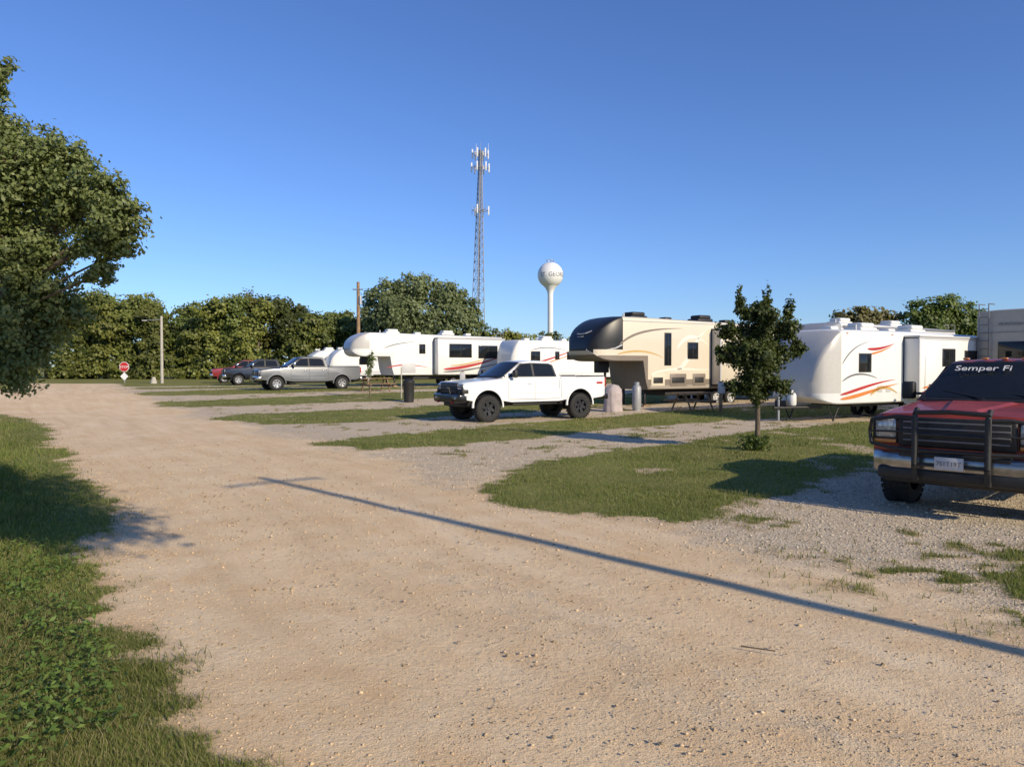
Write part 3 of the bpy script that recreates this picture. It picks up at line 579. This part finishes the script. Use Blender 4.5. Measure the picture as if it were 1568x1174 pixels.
for s in(1,-1): box('bed_side_decal',(-2.9,s*1.0-.004,1.28),(-2.62,s*1.0+.004,1.36),DRED,e)
box('spotlight',(1.3,.80,1.52),(1.38,.92,1.60),BLACK,e,.02)
pickup('pickup_truck',(-12.45,45.6,.53),RT,PSILV,0.03,.41,'silver',ALU)
pickup('pickup_truck',(7.65,11.45,0),R(180+45),PRED,.06,.42,'red',ALU,.03)
pickup('pickup_truck',(-18.9,57.5,.55),R(180+27),PBLK,0,.4,'silver',ALU)
pickup('pickup_truck',(-22.4,64,.55),R(180+25),PRED2,0,.4,'silver',ALU)
# ------------------------------------------------------------------ trailers
def rbody(name,e,st,levels,mats,mf,rc=.14):
    V=[];F=[];mi=[]
    def sec(x_,zb,zt,hw):
        r=min(rc,hw*.5,(zt-zb)*.3)
        lv=[zb+.04]+[min(max(l,zb+.05),zt-r-.01) for l in levels]+[zt-r]
        half=[(hw-.05,zb)]+[(hw,l) for l in lv]+[(hw-r*.3,zt-r*.3),(hw-r,zt),(hw*.4,zt+.03)]
        return [(x_,a,b_) for a,b_ in half]+[(x_,-a,b_) for a,b_ in half[::-1]]
    S=[sec(*s) for s in st]; n=len(S[0])
    for s in S: V+=s
    for k in range(len(S)-1):
        for i in range(n):
            j=(i+1)%n; f=(k*n+i,k*n+j,(k+1)*n+j,(k+1)*n+i); F.append(f)
            c=[sum(V[q][a] for q in f)/4 for a in range(3)]; mi.append(mf(*c))
    F.append(tuple(range(n))[::-1]); mi.append(mf(*[sum(S[0][q][a] for q in range(n))/n for a in range(3)]))
    F.append(tuple((len(S)-1)*n+i for i in range(n))); mi.append(mf(*[sum(S[-1][q][a] for q in range(n))/n for a in range(3)]))
    return mk(name,V,F,parent=e,smooth=True,angle=32,mats=mats,midx=mi)
def rwin(e,x0,x1,z0,z1,y,s=1,fr=.035):
    a,b_=sorted((y-s*.01,y+s*.018)); box('window_frame',(x0-fr,a,z0-fr),(x1+fr,b_,z1+fr),BLACK,e,.02)
    a,b_=sorted((y-s*.01,y+s*.024)); box('window_glass',(x0,a,z0),(x1,b_,z1),GLASS,e,.015)
    box('window_mullion',((x0+x1)/2-.012,min(y,y+s*.028),z0),((x0+x1)/2+.012,max(y,y+s*.028),z1),BLACK,e)
def slide(e,x0,x1,z0,z1,hw,out,m,s=1,trim=LGREY):
    a,b_=sorted((s*(hw-.3),s*(hw+out))); box('slide_out',(x0,a,z0),(x1,b_,z1),m,e,.025)
    y=s*(hw+out); a,b_=sorted((y-s*.02,y+s*.012))
    for q in((x0-.02,z0-.02,x0+.05,z1+.02),(x1-.05,z0-.02,x1+.02,z1+.02)): box('slide_trim',(q[0],a,q[1]),(q[2],b_,q[3]),trim,e,.006)
    a2,b2=sorted((y-s*.02,y+s*.010))
    for q in((x0+.05,z0-.02,x1-.05,z0+.05),(x0+.05,z1-.05,x1-.05,z1+.02)): box('slide_trim',(q[0],a2,q[1]),(q[2],b2,q[3]),trim,e,.006)
    a,b_=sorted((s*(hw+.0),s*(hw+.012))); box('slide_seal',(x0-.06,a,z0-.06),(x1+.06,b_,z1+.06),BLACK,e)
    a,b_=sorted((s*(hw-.1),s*(hw+out+.03))); box('slide_awning',(x0-.03,a,z1+.03),(x1+.03,b_,z1+.10),LGREY,e,.02)
def swoosh(e,pts,wmax,m,y,s=1,nm='side_graphic'):
    P=[Vector((p[0],p[1])) for p in pts]; n=24; C=[]
    for i in range(n+1):
        t=i/n; C.append(P[0]*(1-t)**3+P[1]*3*t*(1-t)**2+P[2]*3*t*t*(1-t)+P[3]*t**3)
    V=[];F=[]
    for i,c in enumerate(C):
        d=(C[min(i+1,n)]-C[max(i-1,0)]).normalized(); nn=Vector((-d.y,d.x)); w_=wmax*math.sin(math.pi*(i/n)**.6)**.8*.5+.004 if 0<i<n else .003
        for q in(1,-1):
            p=c+nn*w_*q; V.append((p.x,y+s*.004,p.y))
    for i in range(n): F.append((2*i,2*i+1,2*i+3,2*i+2))
    mk(nm,V,F,m,e)
def roofkit(e,xs,z,ac=True,m=WHITE2):
    for i,x_ in enumerate(xs):
        if i%2==0 and ac:
            box('air_conditioner',(x_-.5,-.38,z),(x_+.5,.38,z+.16),m,e,.06,3); box('air_conditioner_shroud',(x_-.42,-.33,z+.14),(x_+.36,.33,z+.33),m,e,.10,3)
        else: box('roof_vent',(x_-.22,-.22,z),(x_+.22,.22,z+.16),m,e,.05)
    tubes('vent_pipe',[((xs[0]+1,.5,z-.05),(xs[0]+1,.5,z+.22),.04,.04)],LGREY,e)
def running(e,xs,hw,r=.36):
    for x_ in xs:
        for s in(1,-1): wheel(e,x_,s*(hw-.22),r,.22,LGREY,s)
    box('trailer_frame',(.3,-hw+.35,.5),(max(xs)+3,hw-.35,.74),BLACK,e,.02)
def skirt_gear(e,x_,zt,hw):
    for s in(1,-1):
        box('landing_leg',(x_-.05,s*(hw-.5)-.05,.1),(x_+.05,s*(hw-.5)+.05,zt+.05),BLACK,e,.01); box('leg_foot',(x_-.14,s*(hw-.5)-.14,0),(x_+.14,s*(hw-.5)+.14,.10),WOOD,e,.01)
def stab(e,x_,hw,zb):
    for s in(1,-1): tubes('stabiliser_jack',[((x_,s*(hw-.3),zb),(x_+.35,s*(hw-.3),0.03),.03,.03),((x_+.35,s*(hw-.3),.03),(x_+.7,s*(hw-.3),zb),.02,.02)],BLACK,e)
def fifth(name,loc,rot,L,H,hw,m,low,capm,slides,wins,zb=.80,zn=2.05,R1=1.5,nl=2.9,acm=WHITE2):
    e=empty(name,loc,rot); st=[(0,zb,H-.15,hw-.03),(.05,zb,H-.12,hw),(L*.5,zb,H-.05,hw),(L-nl-.02,zb,H,hw),(L-nl+.10,zb+.35,H,hw),(L-nl+.25,zn,H,hw)]
    for i in range(10):
        s=i/9; f=math.sqrt(max(0,1-s*s)); x_=L-R1+R1*s
        st.append((x_,zn+.45*s**4,zn+.55+(H-zn-.55)*(f*.75+.25*(1-s)),hw*(.50+.50*f)))
    def mf(x_,y_,z_):
        if x_>L-R1*.98 and z_>zn+.45 and capm: return 2
        return 1 if z_<(1.25 if x_<L-nl else zn+.25) else 0
    rbody('trailer_body',e,st,[1.25,zn+.25,zn+.5,2.9],[m,low,capm or m],mf)
    running(e,[3.0,3.95],hw); skirt_gear(e,L-nl-.25,zb,hw); stab(e,.8,hw,zb)
    box('pin_box',(L-1.6,-.18,1.55),(L-1.0,.18,zn+.05),BLACK,e,.04); tubes('king_pin',[((L-1.5,0,1.35),(L-1.5,0,1.6),.06,.06)],BLACK,e)
    for s in(1,-1):
        y=s*hw; box('awning_rail',(.1,min(y-.01*s,y+.02*s),H-.20),(L-R1,max(y-.01*s,y+.02*s),H-.165),LGREY,e,.005)
    for sl_ in slides: slide(e,*sl_[:4],hw,sl_[4],sl_[5])
    for wi in wins: rwin(e,*wi)
    roofkit(e,[L*.72,L*.55,L*.35,L*.2],H-.02,True,acm)
    tubes('rear_ladder',path([(-.12,.75,1.0),(-.12,.75,H+.15),(.3,.75,H+.15)],.02)+path([(-.12,1.1,1.0),(-.12,1.1,H+.15),(.3,1.1,H+.15)],.02)+[((-.12,.75,z_),(-.12,1.1,z_),.016,.016) for z_ in np.arange(1.1,H,.3)],DGREY,e,6)
    for s in(1,-1): box('tail_lamp',(-.03,s*(hw-.2)-.06,1.3),(-.015,s*(hw-.2)+.06,1.75),REDL,e,.005)
    box('rear_bumper',(-.14,-hw+.1,.62),(-.02,hw-.1,.74),BLACK,e,.01)
    return e
u=Vector((math.cos(R(31)),math.sin(R(31)),0))
def rear(fx,fy,L): return (fx+u.x*L,fy+u.y*L)
# beige fifth wheel
L=11.2; rx,ry=rear(2.85,32.6,L)
e=fifth('fifth_wheel_trailer',(rx,ry,.10),RT,L,3.98,1.23,BEIGE,TAUPE,CAPB,[(1.0,4.4,1.0,3.5,.55,BEIGE)],[(6.95,7.3,1.9,3.3,1.23),(5.3,5.9,2.2,2.9,1.23),(1.5,2.4,2.0,2.9,1.79),(3.2,4.0,2.0,2.9,1.79)],acm=BLACK)
for p,wd_,m_ in(([(9.9,2.75),(9.2,3.3),(8.2,3.5),(6.2,3.55)],.10,TAUPE),([(6.7,1.6),(5.6,2.0),(5.6,3.2),(4.7,3.5)],.22,CREAM),([(6.6,2.6),(6.0,3.4),(5.4,3.3),(4.6,2.8)],.16,CREAM),([(10.0,2.35),(9.0,2.6),(8.0,2.5),(7.4,2.2)],.08,GOLD),([(8.1,1.5),(6.5,1.9),(5.5,1.6),(4.5,1.7)],.10,CREAM)): swoosh(e,p,wd_,m_,1.23)
for x0,x1 in((7.3,8.1),(6.0,7.0),(4.8,5.6)): box('storage_door',(x0,1.225,.95),(x1,1.245,1.5),TAUPE if x0<7 else BEIGE,e,.015); box('storage_vent',(x0+.12,1.24,1.08),(x1-.12,1.252,1.34),BLACK,e,.004)
for i in range(3): box('lower_stripe',(4.5,1.228,.86+i*.05),(8.15,1.236,.87+i*.05),CREAM,e)
for s in(1,-1):
    tubes('cap_swoop',path([(L-1.45,s*1.235,2.75),(L-1.1,s*1.20,2.6),(L-.7,s*1.10,2.55),(L-.3,s*.92,2.5),(L-.02,s*.6,2.55)],.035),LGREY,e)
tubes('cap_logo',path([(L-.36,.55,3.35),(L-.20,.3,3.25),(L-.16,.0,3.22),(L-.2,-.3,3.25)],.03)+path([(L-.3,.45,3.2),(L-.12,.1,3.1),(L-.14,-.2,3.12)],.02),LGREY,e)
# far white fifth wheel with slide
L=11.4; rx,ry=rear(-11.1,50.3,L)
e=fifth('fifth_wheel_trailer',(rx,ry,.55),RT,L,3.65,1.22,WHITE,WHITE2,CAPG,[(.15,5.5,.85,3.3,.6,WHITE)],[(2.9,4.6,2.05,2.95,1.83),(.8,2.3,2.0,2.85,1.83),(6.2,6.6,2.3,2.9,1.22)],R1=1.2)
for p,wd_,m_ in(([(5.1,1.2),(3.8,1.25),(2.5,1.5),(.4,2.1)],.20,DRED),([(5.1,1.02),(3.8,1.05),(2.5,1.2),(.4,1.7)],.12,DGREY),([(4.6,1.45),(3.2,1.5),(2.0,1.8),(.5,2.4)],.08,GOLD)): swoosh(e,p,wd_,m_,1.835)
for p,wd_,m_ in(([(9.2,2.6),(8.6,2.9),(7.8,3.0),(6.8,3.1)],.06,DGREY),([(9.0,1.3),(8.0,1.6),(7.0,1.5),(5.8,1.3)],.08,DRED)): swoosh(e,p,wd_,m_,1.22)
box('storage_door',(6.9,1.215,.95),(7.9,1.235,1.6),LGREY,e,.02)
# right-hand trailer in shade, rear end towards the lane
u2=R(31)
e=fifth('fifth_wheel_trailer',(18.6,28.0,.0),u2,11,4.15,1.24,GREIGE,GREY,None,[],[])
box('rear_window',(-.035,-.75,2.1),(-.022,.45,2.85),GLASS,e,.01); tx=text('rear_lettering','MONTANA',.17,DGREY,e); tx.rotation_euler=(R(90),0,R(-90)); tx.location=(-.03,.45,3.45)
box('rear_panel_line',(-.03,-1.1,3.2),(-.022,1.1,3.22),DGREY,e); box('rear_panel_band',(-.014,-1.15,1.3),(-.006,1.15,1.8),TAUPE,e)
# travel trailers
def travel(name,loc,rot,L,H,hw,m,low,slides,wins,sw,zb=.62,Rr=1.0,capm=None,prop=True):
    e=empty(name,loc,rot); st=[(0,zb+.25,H-.25,hw-.06),(.06,zb+.08,H-.12,hw-.01),(.2,zb,H-.06,hw),(L*.5,zb,H,hw),(L-Rr,zb,H-.02,hw)]
    for i in range(1,9):
        s=i/8; f=math.sqrt(max(0,1-s*s)); st.append((L-Rr+Rr*s,zb+.25*s**3,zb+.9+(H-zb-.9)*(f*.72+.28*(1-s)),hw*(.62+.38*f)))
    rbody('trailer_body',e,st,[1.0,1.6,2.4],[m,low,capm or m],lambda x_,y_,z_: 2 if x_>L-Rr*.9 and 1<z_ else(1 if z_<.95 else 0))
    running(e,[L*.40,L*.40+.85],hw,.34); stab(e,.5,hw,zb); stab(e,L-1.3,hw,zb)
    for sl_ in slides: slide(e,*sl_[:4],hw,sl_[4],sl_[5])
    for wi in wins: rwin(e,*wi)
    for p,wd_,m_,y_ in sw: swoosh(e,p,wd_,m_,y_)
    roofkit(e,[L*.62,L*.8,L*.3,L*.45],H)
    for s in(1,-1): tubes('drawbar',[((L-.6,s*.7,.52),(L+1.0,0,.50),.05,.05)],BLACK,e,6)
    tubes('hitch_jack',[((L+.75,0,.05),(L+.75,0,.95),.035,.035)],STEEL,e)
    if prop:
        for s in(1,-1): lathe('propane_bottle',[(0,0),(.13,.01),(.155,.06),(.155,.36),(.12,.44),(.05,.47),(.05,.54),(0,.54)],WHITE2,e,'Z',(L+.28,s*.17,.56),18)
    for s in(1,-1):
        y=s*hw; box('wheel_fender',(L*.40-.45,min(y-.02*s,y+.02*s),.55),(L*.40+1.3,max(y-.02*s,y+.02*s),.86),LGREY,e,.02)
    box('rear_bumper',(-.14,-hw+.1,.45),(-.02,hw-.1,.57),BLACK,e,.01)
    return e
L=9.9; rx,ry=rear(9.85,26.3,L)
swD=[([(9.0,.95),(8.2,1.05),(7.2,1.35),(5.8,1.45)],.10,DRED,1.22),([(9.0,.80),(8.0,.85),(7.0,1.15),(5.6,1.30)],.12,ORANGE,1.22),([(8.9,1.4),(8.3,1.75),(7.6,1.7),(6.9,1.5)],.06,DGREY,1.22),([(8.9,2.0),(8.5,2.5),(8.0,2.7),(7.4,2.8)],.035,DGREY,1.22),([(7.5,2.55),(7.0,2.5),(6.5,2.6),(5.9,2.75)],.09,DRED,1.22),([(7.4,2.35),(7.0,2.4),(6.5,2.5),(6.1,2.65)],.06,ORANGE,1.22),([(7.3,.9),(6.8,1.3),(6.2,1.2),(5.7,.95)],.12,GOLD,1.22),
 ([(5.1,1.15),(4.0,1.2),(2.5,1.5),(.4,1.65)],.10,ORANGE,1.79),([(5.1,1.0),(4.0,1.0),(2.5,1.25),(.4,1.4)],.10,DRED,1.79),([(4.6,.95),(3.8,.9),(3.0,1.05),(2.0,1.2)],.08,GOLD,1.79)]
e=travel('travel_trailer',(rx,ry,.0),RT,L,3.22,1.21,WHITE,WHITE2,[(.25,5.3,.80,2.95,.58,WHITE)],[(7.3,7.95,1.75,2.35,1.21),(3.0,3.8,1.95,2.55,1.79),(1.0,2.3,1.85,2.5,1.79)],swD,Rr=1.1,capm=CAPG)
for x_ in(6.1,6.6): box('access_hatch',(x_,1.205,1.0),(x_+.3,1.222,1.25),LGREY,e,.01)
for p in((8.6,3.05),(6,3.05),(8.6,.95)): box('marker_lamp',(p[0],1.20,p[1]),(p[0]+.08,1.235,p[1]+.04),AMBER,e,.005)
box('utility_box',(L+.55,-.25,.55),(L+.66,.25,.75),BLACK,e,.02)
# trailer behind
L=11; rx,ry=rear(13.2,34.8,L)
e=fifth('fifth_wheel_trailer',(rx,ry,.2),RT,L,3.75,1.22,WHITE2,GREY,GREY,[(1,4,1,3.3,.5,WHITE2)],[(6,6.8,2.1,2.8,1.22)])
box('roof_edge_trim',(.1,1.2,3.5),(9.4,1.25,3.62),DGREY,e,.01)
L=9; rx,ry=rear(-.6,51.5,L)
travel('travel_trailer',(rx,ry,.55),RT,L,3.2,1.21,WHITE,WHITE2,[],[(6.8,7.5,1.8,2.4,1.21),(5.2,5.5,1.9,2.4,1.21),(3.9,4.5,1.9,2.4,1.21)],[([(8,1.5),(7,1.6),(5.5,2.0),(3.5,2.7)],.12,DRED,1.215),([(8,1.3),(7,1.4),(5.5,1.8),(3.2,2.5)],.08,ORANGE,1.215),([(7.5,2.5),(6.5,2.8),(5.5,2.7),(4.5,2.5)],.06,DGREY,1.215)],Rr=.6)
L=6; rx,ry=rear(-19.6,71,L)
travel('travel_trailer',(rx,ry,.55),RT,L,2.9,1.15,WHITE,WHITE2,[],[(2.5,3.3,1.6,2.1,1.15)],[],Rr=1.4)
rx,ry=rear(-17,69,L)
travel('travel_trailer',(rx,ry,.55),RT,L,3.0,1.15,WHITE,LGREY,[],[(2.5,3.3,1.6,2.1,1.15)],[],Rr=1.2)
# ------------------------------------------------------------------ towers
e=empty('water_tower',(15.3,300,.5)); cz=38; r=5.1
prof=[(2.6,0),(1.5,1.8),(1.15,4),(1.08,8),(1.08,cz-8),(1.25,cz-6.6),(1.9,cz-5.3),(2.6,cz-4.45)]+[(r*math.cos(a),cz+r*math.sin(a)) for a in np.linspace(-1.02,1.52,26)]
lathe('tank_and_pedestal',prof,TWHITE,e,n=48,angle=60)
tubes('roof_railing',[((math.cos(a)*1.6,math.sin(a)*1.6,cz+4.7),(math.cos(a)*1.6,math.sin(a)*1.6,cz+5.9),.06,.06) for a in np.linspace(0,6.28,9)]+[((math.cos(a)*1.6,math.sin(a)*1.6,cz+5.85),(math.cos(a+.7)*1.6,math.sin(a+.7)*1.6,cz+5.85),.06,.06) for a in np.linspace(0,6.28,9)]+[((0,0,cz+5),(0,0,cz+7),.12,.08)],STEEL,e,6)
tx=text('town_name','ST. GEORGE',2.3,DGREY,e,.0)
me=tx.data; bm=bmesh.new(); bm.from_mesh(me); bmesh.ops.triangulate(bm,faces=bm.faces); bmesh.ops.subdivide_edges(bm,edges=bm.edges,cuts=1)
for v in bm.verts:
    lon=(v.co.x-4.6)/r; lat=(v.co.y-.9)/r; rr=r+.06; v.co=Vector((rr*math.sin(lon)*math.cos(lat),-rr*math.cos(lon)*math.cos(lat),cz+rr*math.sin(lat)))
bm.to_mesh(me); bm.free()
e=empty('cell_tower',(-8.4,180,.5)); Ht=53; S=[]
def leg(k,z_):
    f=z_/Ht; r_=.5+1.75*(1-min(f/.92,1))
    a=2*math.pi*k/3+.5; return (r_*math.cos(a)+.9*(f),r_*math.sin(a),z_)
zl=[0];
while zl[-1]<Ht: zl.append(min(Ht,zl[-1]+max(1.2,2.6*(1-zl[-1]/Ht)+.7)))
for i in range(len(zl)-1):
    for k in range(3):
        S.append((leg(k,zl[i]),leg(k,zl[i+1]),.10,.10)); S.append((leg(k,zl[i]),leg((k+1)%3,zl[i+1]),.045,.045)); S.append((leg((k+1)%3,zl[i]),leg(k,zl[i+1]),.045,.045)); S.append((leg(k,zl[i+1]),leg((k+1)%3,zl[i+1]),.045,.045))
TOWERM=mat('tower_steel',(.26,.26,.27),.6,.3,var=.1); tubes('lattice',S,TOWERM,e,5)
tubes('lightning_rod',[((.9,0,Ht-2),(.9,0,Ht+1.8),.06,.03)],TOWERM,e,5); S=[];cx0=.85
tubes('feed_cable',[((.3,-.6,0),(.95,-.35,Ht-2),.14,.14)],BLACK,e,5)
for zc,rad in((Ht-4.2,2.1),(Ht-1.0,1.9),(Ht-14.3,2.0)):
    for k in range(6):
        a=math.pi*k/3+.2; px,py=cx0+rad*math.cos(a),rad*math.sin(a)
        S.append(((cx0,0,zc),(px,py,zc),.05,.05)); a2=a+math.pi/3; S.append(((px,py,zc),(cx0+rad*math.cos(a2),rad*math.sin(a2),zc),.05,.05)); S.append(((px,py,zc-1.2),(px,py,zc+1.3),.05,.05))
        if not(zc<Ht-10 and k%2): box('panel_antenna',(px-.16,py-.12,zc-1.0),(px+.16,py+.12,zc+1.1),TWHITE,e,.03)
tubes('antenna_mounts',S,TOWERM,e,5)
for dx in(-1.6,3.2): tubes('whip_antenna',[((cx0+dx*.6,0,Ht-2),(cx0+dx*.6,0,Ht+1.6),.05,.03)],TWHITE,e,5)
# ------------------------------------------------------------------ poles, signs
e=empty('utility_pole',(-14.3,70,.5)); tubes('pole',[((0,0,0),(0,0,9.3),.2,.14)],WOOD,e,10); tubes('hardware',[((-.5,-.1,8.6),(.5,-.1,8.6),.06,.06),((.22,-.1,7.2),(.22,-.1,8.0),.16,.16)],STEEL,e,8)
e=empty('utility_pole',(-28.9,62,.5)); tubes('pole',[((0,0,0),(0,0,5.6),.13,.10)],PALEW,e,10); tubes('arm',[((0,0,5.3),(-1.3,0,5.25),.03,.03)],STEEL,e,6); box('lamp_head',(-1.6,-.08,5.19),(-1.2,.08,5.27),LGREY,e,.03)
tubes('guy_wire',[((0,0,5.5),(-22,6,5.9),.018,.018)],BLACK,e,4)
e=empty('concrete_post',(-29.3,61.4,.5)); lathe('post',[(0,.6),(.12,.58),(.24,.25),(.28,0)],PALEW,e,n=12)
e=empty('utility_pole',(9.3,-1.0,0)); tubes('pole',[((0,0,-.2),(0,0,9.5),.10,.075)],WOOD,e,12); tubes('crossarm',[((-.65,-.55,9.2),(.65,.55,9.2),.045,.045)],WOOD,e,6)
SR=mat('sign_red',(.50,.02,.02),.4); SW=mat('sign_white',(.8,.8,.8),.4)
e=empty('stop_sign',(-32.6,63.2,.5)); zc=1.42
def ngon(nm,r_,n_,y_,m_,z_,a0,parent):
    V=[(r_*math.cos(a0+2*math.pi*i/n_),y_,z_+r_*math.sin(a0+2*math.pi*i/n_)) for i in range(n_)]; V+=[(a,b_+.01,c) for a,b_,c in V]
    mk(nm,V,[tuple(range(n_)),tuple(range(n_,2*n_))[::-1]]+[(i,(i+1)%n_,(i+1)%n_+n_,i+n_) for i in range(n_)],m_,parent)
ngon('sign_border',.44,8,-.06,SW,zc,math.pi/8,e); ngon('sign_face',.40,8,-.075,SR,zc,math.pi/8,e)
tx=text('sign_text','STOP',.30,SW,e); tx.rotation_euler=(R(90),0,0); tx.location=(-.355,-.08,zc-.11)
ngon('warning_plate',.34,4,-.06,SW,.62,0,e); tubes('post',[((0,0,0),(0,0,1.8),.035,.035)],STEEL,e,8)
# ------------------------------------------------------------------ small things
e=empty('trash_can',(-4.95,36,zs(-5,36))); lathe('can',[(0,0),(.24,0),(.27,.9),(.28,.92),(.28,.98),(0,.99)],BLACK,e,n=24); lathe('lid',[(.29,.97),(.27,1.02),(.12,1.12),(0,1.13)],BLACK,e,n=24)
for s in(1,-1): tubes('handle',path([(s*.27,0,.8),(s*.33,0,.8),(s*.33,0,.7),(s*.27,0,.7)],.012),BLACK,e,6)
tubes('wooden_stake',[((-5.6,38,zs(-5.6,38)),(-5.6,38,zs(-5.6,38)+1.6),.03,.03)],PALEW)
PT=mat('tank_grey',(.33,.34,.35),.5,.2)
e=empty('propane_tank',(5.25,31.6,zs(5.2,31.6))); lathe('cylinder',[(.0,.06),(.17,.08),(.19,.14),(.19,.95),(.15,1.05),(.06,1.1),(0,1.1)],PT,e,n=24); lathe('foot_ring',[(.16,0),(.16,.1)],GREY,e,n=20)
lathe('valve_collar',[(.11,1.04),(.11,1.2),(.10,1.2),(.10,1.04)],PT,e,n=16); tubes('valve',[((0,0,1.05),(0,0,1.18),.03,.03)],STEEL,e)
e=empty('covered_barbecue',(4.2,31.2,zs(4.2,31.2))); V=[];F=[];n=36
for k,(z_,a,b_) in enumerate([(.0,.38,.30),(.1,.39,.31),(.45,.36,.27),(.75,.37,.28),(.95,.33,.25),(1.08,.24,.18),(1.13,.0,.0)]):
    for i in range(n):
        t=2*math.pi*i/n; f=1+.06*math.sin(7*t+k*.6)*(1-k/7)+.03*math.sin(13*t); V.append((a*f*math.cos(t),b_*f*math.sin(t),z_+.02*math.sin(3*t)*(k>0)))
for k in range(6):
    for i in range(n): j=(i+1)%n; F.append((k*n+i,k*n+j,(k+1)*n+j,(k+1)*n+i))
mk('fabric_cover',V,F,mat('pale_cover',(.42,.36,.35),.85,var=.15,scale=4,bump=.4,bscale=8),e,True,60)
def picnic(x_,y_,rot):
    e=empty('picnic_table',(x_,y_,zs(x_,y_)),rot)
    for i in range(4): box('table_board_%d'%i,(-.9,-.36+i*.185,.72),(.9,-.20+i*.185,.76),WOOD,e,.006)
    for s in(1,-1):
        box('bench_board',(-.9,s*.68-.13,.42),(.9,s*.68+.13,.46),WOOD,e,.006)
        for q in(1,-1): tubes('leg',[((s*.6,q*.2,.72),(s*.6,q*.62,0),.04,.04)],WOOD,e,6)
        box('brace',(s*.6-.03,-.75,.36),(s*.6+.03,.75,.42),WOOD,e)
picnic(7.6,31.6,.5); picnic(-7.8,43,.6)
for (x_,y_) in((8.4,30.2),(-2.6,39.5),(14.8,26.5)):
    e=empty('power_pedestal',(x_,y_,zs(x_,y_))); box('post',(-.06,-.06,0),(.06,.06,1.3),WOOD,e,.01); box('meter_box',(-.14,-.14,.8),(.14,-.06,1.25),LGREY,e,.02)
tubes('twig',[((1.55,5.05,.012),(1.75,4.95,.016),.006,.004)],BARK)
